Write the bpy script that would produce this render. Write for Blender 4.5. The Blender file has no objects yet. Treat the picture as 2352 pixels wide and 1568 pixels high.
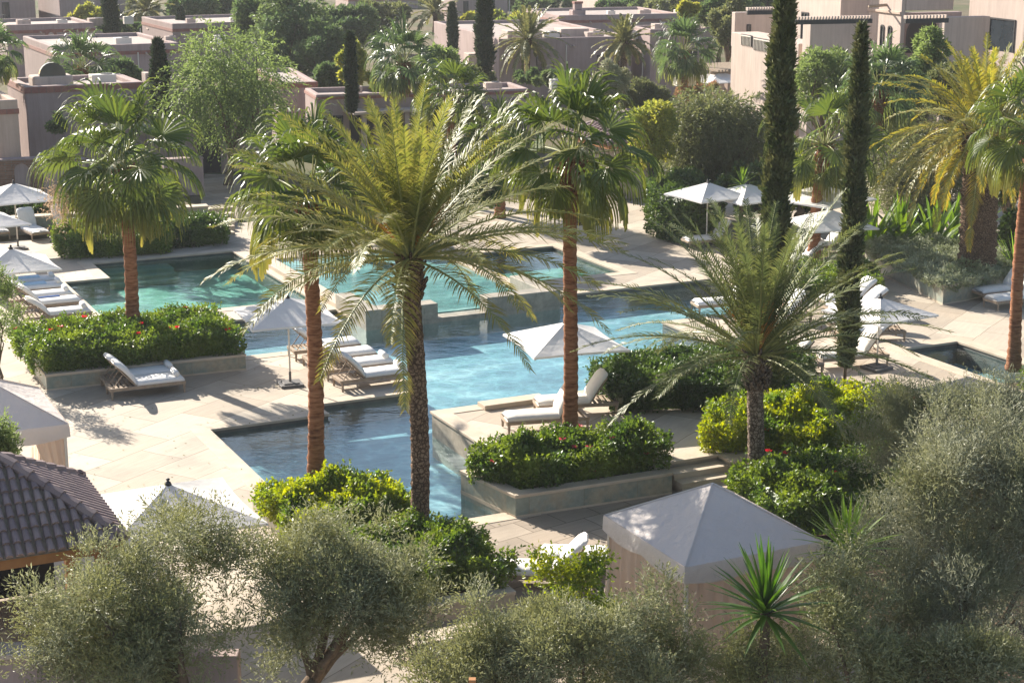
import bpy, bmesh, math, random
import numpy as np
from mathutils import Vector, Matrix
from mathutils.geometry import tessellate_polygon
SC = bpy.context.scene
R = math.radians
# ------------------------------------------------------------------ camera, sky, sun
PITCH, HC, FPX = R(14.33), 12.5, 3920.0            # photo measured on a 2352 px wide grid
cam = bpy.data.cameras.new('camera'); cam.sensor_width = 36.0; cam.lens = 36.0*FPX/2352.0
cam.clip_start = 0.5; cam.clip_end = 3000
camo = bpy.data.objects.new('camera', cam); SC.collection.objects.link(camo)
camo.location = (0, 0, HC); camo.rotation_euler = (R(90)-PITCH, 0, 0); SC.camera = camo
SUN_EL, SUN_AZ = R(27), R(-41)
w = bpy.data.worlds.new('World'); SC.world = w; w.use_nodes = True
_nt = w.node_tree; _sky = _nt.nodes.new('ShaderNodeTexSky'); _sky.sky_type = 'NISHITA'; _sky.sun_disc = False
_sky.sun_elevation = SUN_EL; _sky.sun_rotation = SUN_AZ; _sky.air_density = 1.0; _sky.dust_density = 1.2
_nt.links.new(_sky.outputs[0], _nt.nodes['Background'].inputs[0]); _nt.nodes['Background'].inputs[1].default_value = 0.072
sl = bpy.data.lights.new('sun', 'SUN'); sl.energy = 5.0; sl.angle = R(0.5); sl.color = (1.0, 0.925, 0.81)
so = bpy.data.objects.new('sun', sl); SC.collection.objects.link(so)
_sd = Vector((math.sin(SUN_AZ)*math.cos(SUN_EL), math.cos(SUN_AZ)*math.cos(SUN_EL), math.sin(SUN_EL)))
so.rotation_euler = _sd.to_track_quat('Z', 'Y').to_euler(); so.location = (-30, 60, 60)
SC.view_settings.view_transform = 'Standard'; SC.view_settings.look = 'None'
SC.view_settings.exposure = 1.46; SC.view_settings.gamma = 1.0
SC.cycles.max_bounces = 8; SC.cycles.transparent_max_bounces = 16; SC.cycles.volume_bounces = 0
SC.cycles.use_denoising = True
SC.cycles.caustics_reflective = False; SC.cycles.caustics_refractive = False
# ------------------------------------------------------------------ measuring
def wz(D, y):                                       # height seen at image row y at forward distance D
    return HC + D*math.tan(math.atan((784-y)/FPX)-PITCH)
def atD(x, y, D):
    z = wz(D, y); dep = D*math.cos(PITCH)-(z-HC)*math.sin(PITCH)
    return Vector(((x-1176)/FPX*dep, D, z))
def G(x, y, z=0.0):
    D = (z-HC)/math.tan(math.atan((784-y)/FPX)-PITCH)
    return atD(x, y, D)
AZA = R(64.15); AV = Vector((math.sin(AZA), math.cos(AZA), 0)); BV = Vector((-AV.y, AV.x, 0)); RZ = math.pi/2-AZA
def W(a, b, z=0.0): return AV*a + BV*b + Vector((0, 0, z))
def AB(v): return (v.dot(AV), v.dot(BV))
# ------------------------------------------------------------------ object helpers
def link(o): SC.collection.objects.link(o); return o
def meta(o, label=None, cat=None, group=None, kind=None):
    if label: o['label'] = label
    if cat: o['category'] = cat
    if group: o['group'] = group
    if kind: o['kind'] = kind
    return o
def thing(name, label, cat, loc=(0, 0, 0), rz=0.0, group=None):
    o = bpy.data.objects.new(name, None); link(o); o.location = loc; o.rotation_euler = (0, 0, rz); o.empty_display_size = .2
    return meta(o, label, cat, group)
def np_mesh(name, V, Fc, smooth=False, attr=None, mats=None, midx=None):
    me = bpy.data.meshes.new(name); V = np.asarray(V, np.float32); Fc = np.asarray(Fc, np.int32)
    me.vertices.add(len(V)); me.vertices.foreach_set('co', V.ravel())
    k = Fc.shape[1]; me.loops.add(Fc.size); me.loops.foreach_set('vertex_index', Fc.ravel())
    me.polygons.add(len(Fc)); me.polygons.foreach_set('loop_start', np.arange(0, Fc.size, k, dtype=np.int32))
    if attr is not None:
        a = me.attributes.new('tip', 'FLOAT', 'POINT'); a.data.foreach_set('value', np.asarray(attr, np.float32))
    for m in mats or []: me.materials.append(m)
    me.update(calc_edges=True)
    if midx is not None: me.polygons.foreach_set('material_index', np.asarray(midx, np.int32))
    me.polygons.foreach_set('use_smooth', np.full(len(Fc), smooth, dtype=bool))
    me.validate()
    return me
def put(name, me, parent=None, **kw):
    o = bpy.data.objects.new(name, me); link(o); o.parent = parent; meta(o, **kw); return o
def children(o): return [c for c in bpy.data.objects if c.parent == o]
def copy_tree(o, parent=None):
    c = o.copy(); link(c); c.parent = parent
    for ch in KIDS.get(o.name, []) or children(o): copy_tree(ch, c)
    return c
KIDS = {}
class MB:
    """collects faces with python lists"""
    def __init__(s): s.v = []; s.f = []; s.m = []; s.t = []
    def add(s, vs, fs, m=0, t=0.0):
        n = len(s.v); s.v += [tuple(q) for q in vs]; s.f += [tuple(i+n for i in f) for f in fs]; s.m += [m]*len(fs)
        s.t += (t if isinstance(t, list) else [t]*len(vs))
    def box(s, c, d, rz=0.0, m=0, M=None):
        hx, hy, hz = d[0]/2, d[1]/2, d[2]/2
        vs = [Vector((x, y, z)) for z in (-hz, hz) for y in (-hy, hy) for x in (-hx, hx)]
        if M is None: M = Matrix.Translation(Vector(c)) @ Matrix.Rotation(rz, 4, 'Z')
        else: M = Matrix.Translation(Vector(c)) @ M
        s.add([M @ q for q in vs], [(0, 2, 3, 1), (4, 5, 7, 6), (0, 1, 5, 4), (1, 3, 7, 5), (3, 2, 6, 7), (2, 0, 4, 6)], m)
    def prism(s, poly, z0, z1, m=0):                # poly: list of (x,y) ccw
        n = len(poly); lo = [(p[0], p[1], z0) for p in poly]; hi = [(p[0], p[1], z1) for p in poly]
        s.add(lo+hi, [tuple(range(n-1, -1, -1)), tuple(range(n, 2*n))]+[(i, (i+1) % n, (i+1) % n+n, i+n) for i in range(n)], m)
    def ring(s, outer, inner, z0, z1, m=0):
        n = len(outer)
        vs = [(p[0], p[1], z) for z in (z0, z1) for P in (outer, inner) for p in P]
        fs = []
        for i in range(n):
            j = (i+1) % n
            fs += [(i, j, 2*n+j, 2*n+i), (n+j, n+i, 3*n+i, 3*n+j), (2*n+i, 2*n+j, 3*n+j, 3*n+i), (j, i, n+i, n+j)]
        s.add(vs, fs, m)
    def tube(s, pts, rad, n=8, m=0, cap=True, t=0.0, bump=None):
        pts = [Vector(p) for p in pts]; vs = []; up = Vector((0, 0, 1)); prev = None
        for i, p in enumerate(pts):
            d = (pts[min(i+1, len(pts)-1)]-pts[max(i-1, 0)]).normalized()
            x = (prev - d*prev.dot(d)) if prev else d.cross(Vector((.31, .95, .05)))
            if x.length < 1e-4: x = d.cross(Vector((1, 0, 0)))
            x.normalize(); y = d.cross(x); prev = x
            r = rad[i] if isinstance(rad, (list, tuple)) else rad
            for k in range(n):
                a = 2*math.pi*k/n; rr = r*(bump(i, k) if bump else 1)
                vs.append(p + x*math.cos(a)*rr + y*math.sin(a)*rr)
        fs = []
        for i in range(len(pts)-1):
            for k in range(n):
                q = (k+1) % n; fs.append((i*n+k, i*n+q, (i+1)*n+q, (i+1)*n+k))
        if cap: fs += [tuple(range(n-1, -1, -1)), tuple(range((len(pts)-1)*n, len(pts)*n))]
        s.add(vs, fs, m, t)
    def build(s, name, mats, parent=None, smooth=False, local=True, bevel=0, **kw):
        me = bpy.data.meshes.new(name); vs = s.v
        if not local and parent is not None:
            M = (Matrix.Translation(parent.location) @ Matrix.Rotation(parent.rotation_euler.z, 4, 'Z')).inverted()
            vs = [tuple(M @ Vector(q)) for q in vs]
        me.from_pydata(vs, [], s.f)
        if not isinstance(mats, (list, tuple)): mats = [mats]
        for m in mats: me.materials.append(m)
        if any(s.m): me.polygons.foreach_set('material_index', s.m)
        if any(s.t):
            a = me.attributes.new('tip', 'FLOAT', 'POINT'); a.data.foreach_set('value', s.t)
        me.polygons.foreach_set('use_smooth', [smooth]*len(me.polygons)); me.update()
        o = put(name, me, parent, **kw)
        if bevel:
            b = o.modifiers.new('bevel', 'BEVEL'); b.width = bevel; b.segments = 2; b.limit_method = 'ANGLE'
        return o
def inset(poly, d):
    n = len(poly); out = []
    for i in range(n):
        p0, p1, p2 = Vector(poly[i-1][:2]), Vector(poly[i][:2]), Vector(poly[(i+1) % n][:2])
        e1 = (p1-p0).normalized(); e2 = (p2-p1).normalized()
        n1 = Vector((-e1.y, e1.x)); n2 = Vector((-e2.y, e2.x)); h = (n1+n2).normalized()
        out.append(p1 + h*(d/max(.3, h.dot(n1))))
    return [(q.x, q.y) for q in out]
def ccw(poly):
    a = sum(poly[i-1][0]*poly[i][1]-poly[i][0]*poly[i-1][1] for i in range(len(poly)))
    return poly if a > 0 else poly[::-1]
def abp(*pts): return ccw([tuple(W(*p))[:2] for p in pts])
# ------------------------------------------------------------------ materials
def mat(name):
    m = bpy.data.materials.new(name); m.use_nodes = True; nt = m.node_tree
    return m, nt, nt.nodes['Principled BSDF'], (lambda t, **k: _n(nt, t, **k)), nt.links.new
def _n(nt, t, **k):
    n = nt.nodes.new('ShaderNode'+t)
    for a, v in k.items(): setattr(n, a, v)
    return n
def c4(c): return (c[0], c[1], c[2], 1)
def ramp(N, L, src, stops):
    r = N('ValToRGB'); e = r.color_ramp.elements
    while len(e) < len(stops): e.new(.5)
    for i, (p, c) in enumerate(stops): e[i].position = p; e[i].color = c4(c)
    L(src, r.inputs[0]); return r.outputs[0]
def mixc(N, L, fac, a, b, mode='MIX'):
    m = N('MixRGB', blend_type=mode)
    for i, v in ((0, fac), (1, a), (2, b)):
        if isinstance(v, (int, float)): m.inputs[i].default_value = v
        elif isinstance(v, tuple): m.inputs[i].default_value = c4(v)
        else: L(v, m.inputs[i])
    return m.outputs[0]
def noise(N, L, sc, det=4, co=None, rough=.55):
    n = N('TexNoise'); n.inputs['Scale'].default_value = sc; n.inputs['Detail'].default_value = det; n.inputs['Roughness'].default_value = rough
    if co is not None: L(co, n.inputs['Vector'])
    return n.outputs['Fac']
def rough_mat(name, c1, c2, sc=3.0, rough=.85, bump=.3, bsc=40.0, spec=.3, c3=None, sc3=.4):
    m, nt, P, N, L = mat(name); co = N('TexCoord').outputs['Object']
    col = ramp(N, L, noise(N, L, sc, 6, co), [(.3, c1), (.7, c2)])
    if c3: col = mixc(N, L, ramp(N, L, noise(N, L, sc3, 3, co), [(.45, (0, 0, 0)), (.65, (1, 1, 1))]), col, c3)
    if 'stucco' in name:
        st = N('Mapping'); st.inputs['Scale'].default_value = (3.0, 3.0, .25); L(co, st.inputs[0])
        col = mixc(N, L, .8, col, ramp(N, L, noise(N, L, 1.6, 6, st.outputs[0], .7), [(.3, (.80, .79, .78)), (.6, (1.05, 1.05, 1.05))]), 'MULTIPLY')
    L(col, P.inputs['Base Color']); P.inputs['Roughness'].default_value = rough; P.inputs['Specular IOR Level'].default_value = spec
    if bump:
        b = N('Bump'); b.inputs['Strength'].default_value = bump; b.inputs['Distance'].default_value = .02
        L(noise(N, L, bsc, 4, co), b.inputs['Height']); L(b.outputs[0], P.inputs['Normal'])
    return m
def leaf_mat(name, c1, c2, c3=None, tip=None, tr=.38, rough=.42, spec=.45, clump=.7):
    m, nt, P, N, L = mat(name); g = N('NewGeometry'); co = N('TexCoord').outputs['Object']
    col = mixc(N, L, g.outputs['Random Per Island'], c1, c2)
    if c3: col = mixc(N, L, ramp(N, L, noise(N, L, clump, 3, co), [(.42, (0, 0, 0)), (.62, (1, 1, 1))]), col, c3)
    if tip:
        a = N('Attribute'); a.attribute_name = 'tip'
        col = mixc(N, L, a.outputs['Fac'], col, tip)
    L(col, P.inputs['Base Color']); P.inputs['Roughness'].default_value = rough; P.inputs['Specular IOR Level'].default_value = spec
    t = N('BsdfTranslucent'); hs = N('HueSaturation'); hs.inputs['Hue'].default_value = .485; hs.inputs['Saturation'].default_value = 1.12
    hs.inputs['Value'].default_value = 1.8; L(col, hs.inputs['Color']); L(hs.outputs[0], t.inputs[0])
    mx = N('MixShader'); mx.inputs[0].default_value = tr; L(P.outputs[0], mx.inputs[1]); L(t.outputs[0], mx.inputs[2])
    L(mx.outputs[0], nt.nodes['Material Output'].inputs[0]); return m
def rotco(N, L, rz, sc=(1, 1, 1), src='Object'):
    mp = N('Mapping'); mp.inputs['Rotation'].default_value = (0, 0, rz); mp.inputs['Scale'].default_value = sc
    L(N('TexCoord').outputs[src], mp.inputs[0]); return mp.outputs[0]
M = {}
def mk_deck(name, rz, bw=1.9, bh=1.25, a=(.36, .305, .245), b=(.52, .455, .375), seam=.011):
    m, nt, P, N, L = mat(name); co = rotco(N, L, rz)
    wn = N('TexNoise'); wn.inputs['Scale'].default_value = .9; L(co, wn.inputs['Vector'])
    vm = N('VectorMath', operation='MULTIPLY_ADD'); L(wn.outputs['Color'], vm.inputs[0]); vm.inputs[1].default_value = (.12, .12, 0); L(co, vm.inputs[2])
    br = N('TexBrick'); br.offset = .5; L(vm.outputs[0], br.inputs['Vector'])
    for k, v in (('Scale', 1), ('Mortar Size', seam), ('Mortar Smooth', .3), ('Bias', 0), ('Brick Width', bw), ('Row Height', bh)): br.inputs[k].default_value = v
    br.inputs['Color1'].default_value = c4(a); br.inputs['Color2'].default_value = c4(b); br.inputs['Mortar'].default_value = (a[0]*.55, a[1]*.53, a[2]*.50, 1)
    n1 = noise(N, L, .55, 5, co); st = N('Mapping'); st.inputs['Scale'].default_value = (1.2, 9, 1); L(co, st.inputs[0]); n2 = noise(N, L, 1.2, 6, st.outputs[0])
    col = mixc(N, L, .8, br.outputs['Color'], ramp(N, L, n1, [(.32, (.74, .74, .73)), (.5, (.98, .97, .95)), (.7, (1.08, 1.03, .97))]), 'MULTIPLY')
    col = mixc(N, L, .55, col, ramp(N, L, n2, [(.3, (.82, .80, .78)), (.7, (1.1, 1.08, 1.05))]), 'MULTIPLY')
    L(col, P.inputs['Base Color']); P.inputs['Roughness'].default_value = .72; P.inputs['Specular IOR Level'].default_value = .3
    bp = N('Bump'); bp.inputs['Strength'].default_value = .25; bp.inputs['Distance'].default_value = .01; L(noise(N, L, 25, 5, co), bp.inputs['Height']); L(bp.outputs[0], P.inputs['Normal'])
    return m
M['deck'] = mk_deck('travertine_slabs', R(-25.85-33))
M['paving'] = mk_deck('crazy_paving', R(-25.85-12), .9, .7, (.30, .25, .20), (.38, .32, .26), .014)
M['coping'] = rough_mat('coping_stone', (.44, .36, .27), (.54, .45, .35), 2.5, .7, .25, 30)
def mk_tiles(name, a, b, mort, bw, bh, msz=.012, rough=.5, var=None, wob=0):
    m, nt, P, N, L = mat(name); co = rotco(N, L, -RZ); sp = N('SeparateXYZ'); L(co, sp.inputs[0])
    ad = N('Math', operation='ADD'); L(sp.outputs[0], ad.inputs[0]); L(sp.outputs[1], ad.inputs[1])
    cb = N('CombineXYZ'); L(ad.outputs[0], cb.inputs[0]); L(sp.outputs[2], cb.inputs[1])
    br = N('TexBrick'); br.offset = .0 if bw > .3 else .5; L(cb.outputs[0], br.inputs['Vector'])
    for k, v in (('Scale', 1), ('Mortar Size', msz), ('Mortar Smooth', .2), ('Brick Width', bw), ('Row Height', bh)): br.inputs[k].default_value = v
    br.inputs['Color1'].default_value = c4(a); br.inputs['Color2'].default_value = c4(b); br.inputs['Mortar'].default_value = c4(mort)
    col = br.outputs['Color']
    if var: col = mixc(N, L, ramp(N, L, noise(N, L, 1.8, 6, co, .65), [(.42, (0, 0, 0)), (.6, (1, 1, 1))]), col, var)
    col = mixc(N, L, .6, col, ramp(N, L, noise(N, L, 9, 5, co), [(.3, (.75, .75, .75)), (.7, (1.15, 1.15, 1.15))]), 'MULTIPLY')
    L(col, P.inputs['Base Color']); P.inputs['Roughness'].default_value = rough
    return m
M['green_stone'] = mk_tiles('green_stone_tiles', (.20, .235, .20), (.27, .29, .245), (.20, .18, .14), .62, 5, .008, .42, (.36, .31, .225))
M['brick'] = mk_tiles('small_brown_bricks', (.20, .095, .06), (.28, .15, .10), (.22, .17, .13), .26, .075, .012, .9)
M['grey_stone'] = mk_tiles('grey_stone_block', (.25, .225, .18), (.31, .28, .225), (.16, .14, .11), .9, 5, .006, .6, (.36, .31, .24))
M['stucco'] = rough_mat('pink_stucco', (.33, .25, .235), (.39, .30, .28), .8, .92, .35, 18, .15, (.33, .255, .235), .25)
M['stucco_warm'] = rough_mat('warm_stucco', (.45, .34, .275), (.51, .39, .32), .8, .92, .3, 18, .15)
M['stucco_light'] = rough_mat('sand_stucco', (.45, .365, .32), (.51, .42, .365), .7, .92, .3, 18, .15)
M['band'] = mk_tiles('red_brick_band', (.24, .10, .08), (.30, .14, .105), (.21, .12, .10), .16, .5, .012, .9)
M['roofing'] = rough_mat('roof_screed', (.30, .25, .225), (.38, .32, .285), 1.2, .9, .2, 12)
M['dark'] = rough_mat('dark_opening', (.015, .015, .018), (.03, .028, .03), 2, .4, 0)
M['glass'] = rough_mat('window_glass_dark', (.02, .028, .035), (.035, .045, .055), 2, .12, 0, spec=.6)
M['metal_dark'] = rough_mat('dark_metal', (.03, .03, .032), (.05, .048, .05), 8, .5, .05)
M['wood'] = rough_mat('weathered_teak', (.27, .20, .145), (.38, .30, .22), 9, .75, .3, 60)
M['wood_orange'] = rough_mat('orange_timber', (.30, .13, .05), (.38, .18, .07), 5, .6, .2, 40)
M['soil'] = rough_mat('planting_soil', (.05, .03, .02), (.12, .07, .045), 6, .95, .6, 30)
def mk_fabric(name, c, tr=.25, sc=2.2, bump=.25, dist=.05):
    m, nt, P, N, L = mat(name); co = N('TexCoord').outputs['Object']
    col = mixc(N, L, .5, c, ramp(N, L, noise(N, L, sc, 4, co), [(.3, (.9, .9, .91)), (.7, (1, 1, 1))]), 'MULTIPLY')
    L(col, P.inputs['Base Color']); P.inputs['Roughness'].default_value = .9; P.inputs['Specular IOR Level'].default_value = .1
    bp = N('Bump'); bp.inputs['Strength'].default_value = bump; bp.inputs['Distance'].default_value = dist; L(noise(N, L, sc*2.2, 3, co), bp.inputs['Height']); L(bp.outputs[0], P.inputs['Normal'])
    t = N('BsdfTranslucent'); L(col, t.inputs[0]); mx = N('MixShader'); mx.inputs[0].default_value = tr
    L(P.outputs[0], mx.inputs[1]); L(t.outputs[0], mx.inputs[2]); L(mx.outputs[0], nt.nodes['Material Output'].inputs[0]); return m
M['canvas'] = mk_fabric('white_canvas', (.80, .77, .74), .22)
M['towel'] = mk_fabric('white_towelling', (.82, .80, .77), .12, 6, .5, .03)
M['cushion'] = mk_fabric('cream_cushion', (.78, .73, .66), .10, 4, .3, .03)
M['towel_blue'] = mk_fabric('pale_blue_towel', (.45, .62, .74), .1, 6, .4, .02)
M['towel_navy'] = mk_fabric('navy_towel', (.04, .09, .24), .1, 6, .4, .02)
M['tent'] = mk_fabric('greige_tent_cloth', (.72, .655, .61), .20, 3.2, .55, .06)
M['curtain'] = mk_fabric('beige_curtain_cloth', (.70, .58, .49), .45, 2, .2, .04)
M['blue_canvas'] = mk_fabric('blue_canvas', (.12, .30, .50), .2)
M['parasol_base'] = rough_mat('granite_base', (.10, .09, .09), (.16, .15, .14), 20, .6, .1)
M['pole'] = rough_mat('cream_pole', (.62, .57, .50), (.68, .63, .56), 5, .5, 0)
# water
def mk_water(name, t1, t2, bump=.08, sc=3.5):
    m, nt, P, N, L = mat(name); co = rotco(N, L, R(-20), (1.0, 2.1, 1))
    tr = N('BsdfTransparent'); gl = N('BsdfGlossy'); gl.inputs['Roughness'].default_value = .02; gl.inputs['Color'].default_value = (.88, .96, 1, 1)
    col = mixc(N, L, noise(N, L, .35, 4, N('TexCoord').outputs['Object']), t1, t2); L(col, tr.inputs[0])
    bp = N('Bump'); bp.inputs['Strength'].default_value = bump; bp.inputs['Distance'].default_value = .25
    h = N('Math', operation='ADD'); L(noise(N, L, sc, 3, co, .5), h.inputs[0]); w2 = noise(N, L, sc*.3, 2, co)
    L(w2, h.inputs[1]); L(h.outputs[0], bp.inputs['Height']); L(bp.outputs[0], gl.inputs['Normal'])
    fr = N('Fresnel'); fr.inputs[0].default_value = 1.33
    ge = N('NewGeometry'); iv = N('Math', operation='SUBTRACT'); iv.inputs[0].default_value = 1; L(ge.outputs['Backfacing'], iv.inputs[1])
    fm = N('Math', operation='MULTIPLY'); L(fr.outputs[0], fm.inputs[0]); L(iv.outputs[0], fm.inputs[1])   # light leaving upwards passes, no inner mirror
    mx = N('MixShader'); L(fm.outputs[0], mx.inputs[0]); L(tr.outputs[0], mx.inputs[1]); L(gl.outputs[0], mx.inputs[2])
    L(mx.outputs[0], nt.nodes['Material Output'].inputs[0]); return m
M['water'] = mk_water('pool_water', (.76, .93, .97), (.87, .98, 1))
M['water_green'] = mk_water('pool_water_green', (.62, .88, .83), (.76, .95, .90), .07, 3.2)
def mk_floor(name, a, b, c):
    m, nt, P, N, L = mat(name); co = rotco(N, L, R(-25.85))
    st = N('Mapping'); st.inputs['Scale'].default_value = (.8, 1.4, 1); L(co, st.inputs[0])
    col = ramp(N, L, noise(N, L, .55, 6, st.outputs[0], .65), [(.32, a), (.5, b), (.66, c)])
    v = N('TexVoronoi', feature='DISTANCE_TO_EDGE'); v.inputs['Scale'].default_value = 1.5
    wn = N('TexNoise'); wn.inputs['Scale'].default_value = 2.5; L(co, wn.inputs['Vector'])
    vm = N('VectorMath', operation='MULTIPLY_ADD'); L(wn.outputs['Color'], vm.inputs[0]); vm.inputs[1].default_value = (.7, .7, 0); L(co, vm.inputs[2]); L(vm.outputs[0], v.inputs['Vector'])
    col = mixc(N, L, .45, col, ramp(N, L, v.outputs[0], [(.0, (1.7, 1.65, 1.5)), (.14, (.85, .85, .85))]), 'MULTIPLY')  # sun caustics painted into the tile colour as a bright cell-edge net
    L(col, P.inputs['Base Color']); P.inputs['Roughness'].default_value = .7; return m
M['pool_floor'] = mk_floor('pool_floor_tiles_caustics', (.04, .115, .14), (.115, .235, .265), (.27, .38, .395))
M['pool_floor2'] = mk_floor('pool_floor_tiles_green_caustics', (.03, .10, .095), (.08, .20, .185), (.22, .35, .31))
M['pool_side'] = rough_mat('pool_side_tiles', (.09, .085, .075), (.16, .15, .13), 3, .5, .1)
M['ground'] = rough_mat('garden_ground', (.09, .075, .045), (.17, .135, .085), .5, .95, .6, 8, .1, (.07, .085, .03), .12)
# foliage
L_ = leaf_mat
M['fan'] = L_('fan_palm_leaf', (.050, .085, .020), (.10, .135, .030), None, (.27, .25, .06), .32, .40, .45)
M['fan_dark'] = L_('fan_palm_leaf_far', (.05, .09, .035), (.08, .12, .045), None, (.26, .27, .07), .38, .4, .5)
M['date'] = L_('date_palm_leaf', (.09, .125, .028), (.19, .20, .05), None, (.32, .24, .07), .34, .5, .3)
M['date2'] = L_('date_palm_leaf_grey', (.06, .092, .034), (.115, .145, .05), None, (.24, .21, .07), .28, .5, .3)
M['date_yellow'] = L_('canary_palm_leaf', (.12, .155, .03), (.27, .26, .05), None, (.42, .27, .05), .40, .45, .4)
M['date_far'] = L_('far_date_palm_leaf', (.10, .12, .05), (.17, .18, .075), None, (.25, .2, .08), .35, .45, .4)
M['hedge'] = L_('glossy_hedge_leaf', (.035, .075, .016), (.10, .17, .03), (.16, .22, .035), None, .33, .40, .45, 1.3)
M['hedge_dark'] = L_('dark_hedge_leaf', (.025, .055, .016), (.07, .12, .028), (.10, .16, .035), None, .25, .40, .45, 1.1)
M['hedge_yellow'] = L_('yellow_hedge_leaf', (.16, .22, .025), (.34, .36, .03), (.10, .17, .03), None, .42, .42, .4, 1.2)
M['olive'] = L_('olive_leaf', (.115, .135, .06), (.33, .335, .205), (.19, .20, .08), None, .24, .52, .4, 1.2)
M['olive_grey'] = L_('grey_willow_leaf', (.13, .145, .085), (.38, .38, .27), (.20, .21, .10), None, .24, .52, .4, .9)
M['pepper'] = L_('pepper_tree_leaf', (.10, .15, .05), (.19, .25, .09), (.13, .18, .06), None, .42, .5, .3, .3)
M['pepper_grey'] = L_('weeping_tree_leaf', (.10, .125, .05), (.19, .20, .085), (.075, .095, .04), None, .34, .5, .3, .35)
M['far_tree'] = L_('far_tree_leaf', (.055, .10, .04), (.10, .15, .06), (.12, .16, .06), None, .34, .6, .25, .15)
M['yellow_tree'] = L_('yellow_tree_leaf', (.19, .22, .05), (.34, .33, .07), (.13, .18, .045), None, .45, .5, .3, .35)
M['cypress'] = L_('cypress_leaf', (.032, .055, .020), (.12, .145, .055), (.15, .155, .065), None, .12, .6, .25, 2.5)
M['cypress_far'] = L_('far_cypress_leaf', (.035, .055, .03), (.06, .08, .04), None, None, .12, .6, .2)
M['big_leaf'] = L_('strelitzia_leaf', (.05, .11, .02), (.14, .23, .03), None, (.25, .29, .04), .38, .35, .5)
M['yucca'] = L_('yucca_leaf', (.03, .085, .012), (.06, .125, .02), None, (.12, .16, .03), .4, .35, .5)
M['yucca_bright'] = L_('bright_yucca_leaf', (.10, .19, .03), (.18, .28, .04), None, (.28, .31, .06), .42, .35, .5)
M['silver'] = L_('silver_cover_leaf', (.22, .25, .16), (.38, .40, .28), (.17, .20, .10), None, .2, .6, .3, 1.5)
M['red_grass'] = L_('reddish_shrub_leaf', (.26, .15, .09), (.34, .22, .12), (.14, .16, .05), None, .3, .6, .2, .4)
M['bloom'] = leaf_mat('red_petal', (.55, .03, .02), (.70, .07, .04), None, None, .3, .5, .3)
M['bloom_pink'] = leaf_mat('pink_petal', (.55, .07, .10), (.65, .14, .14), None, None, .3, .5, .3)
M['flower_dry'] = leaf_mat('dry_flower_spray', (.36, .27, .18), (.46, .36, .25), None, None, .3, .8, .2)
def trunk_mat(name, c1, c2, dark, style):
    m, nt, P, N, L = mat(name); co = N('TexCoord').outputs['Object']; mp = N('Mapping'); L(co, mp.inputs[0])
    if style == 'ring':
        mp.inputs['Scale'].default_value = (2.5, 2.5, 15); h = noise(N, L, 1.6, 5, mp.outputs[0], .65); col = ramp(N, L, h, [(.30, dark), (.45, c1), (.7, c2)])
    else:
        mp.inputs['Scale'].default_value = (13, 13, 12); v = N('TexVoronoi', feature='DISTANCE_TO_EDGE'); v.inputs['Scale'].default_value = 1.0; wn = N('TexNoise'); wn.inputs['Scale'].default_value = .6; L(mp.outputs[0], wn.inputs['Vector']); vm = N('VectorMath', operation='MULTIPLY_ADD'); L(wn.outputs['Color'], vm.inputs[0]); vm.inputs[1].default_value = (1.6, 1.6, 1.6); L(mp.outputs[0], vm.inputs[2]); L(vm.outputs[0], v.inputs['Vector']); h = v.outputs[0]
        col = mixc(N, L, ramp(N, L, h, [(.02, (0, 0, 0)), (.22, (1, 1, 1))]), dark, ramp(N, L, noise(N, L, 3, 5, co), [(.3, c1), (.7, c2)]))
    col = mixc(N, L, .7, col, ramp(N, L, noise(N, L, 1.1, 5, co), [(.3, (.7, .7, .72)), (.7, (1.2, 1.15, 1.1))]), 'MULTIPLY')
    L(col, P.inputs['Base Color']); P.inputs['Roughness'].default_value = .9; P.inputs['Specular IOR Level'].default_value = .15
    b = N('Bump'); b.inputs['Strength'].default_value = .9; b.inputs['Distance'].default_value = .04; L(h, b.inputs['Height']); L(b.outputs[0], P.inputs['Normal']); return m
M['fan_trunk'] = trunk_mat('red_palm_trunk', (.24, .10, .05), (.40, .20, .11), (.09, .035, .02), 'ring')
M['date_trunk'] = trunk_mat('brown_palm_trunk', (.17, .11, .07), (.28, .20, .135), (.05, .03, .02), 'scale')
M['date_trunk_grey'] = trunk_mat('grey_palm_trunk', (.22, .17, .13), (.36, .29, .23), (.07, .05, .035), 'scale')
M['bark'] = rough_mat('olive_bark', (.09, .065, .045), (.19, .14, .10), 7, .95, .9, 30, .1)
M['stalk'] = rough_mat('green_stalk', (.20, .22, .07), (.30, .29, .10), 8, .5, 0)
M['stalk_orange'] = rough_mat('orange_fruit_stalk', (.55, .17, .03), (.62, .24, .04), 8, .5, 0)
# barrel tile
def mk_rooftile():
    m, nt, P, N, L = mat('terracotta_barrel_tiles'); g = N('NewGeometry')
    col = ramp(N, L, g.outputs['Random Per Island'], [(0, (.21, .15, .145)), (.5, (.26, .185, .175)), (1, (.31, .225, .20))])
    col = mixc(N, L, .7, col, ramp(N, L, noise(N, L, 6, 5, N('TexCoord').outputs['Object']), [(.3, (.75, .75, .78)), (.7, (1.12, 1.1, 1.08))]), 'MULTIPLY')
    L(col, P.inputs['Base Color']); P.inputs['Roughness'].default_value = .75; return m
M['roof_tile'] = mk_rooftile()
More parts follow.
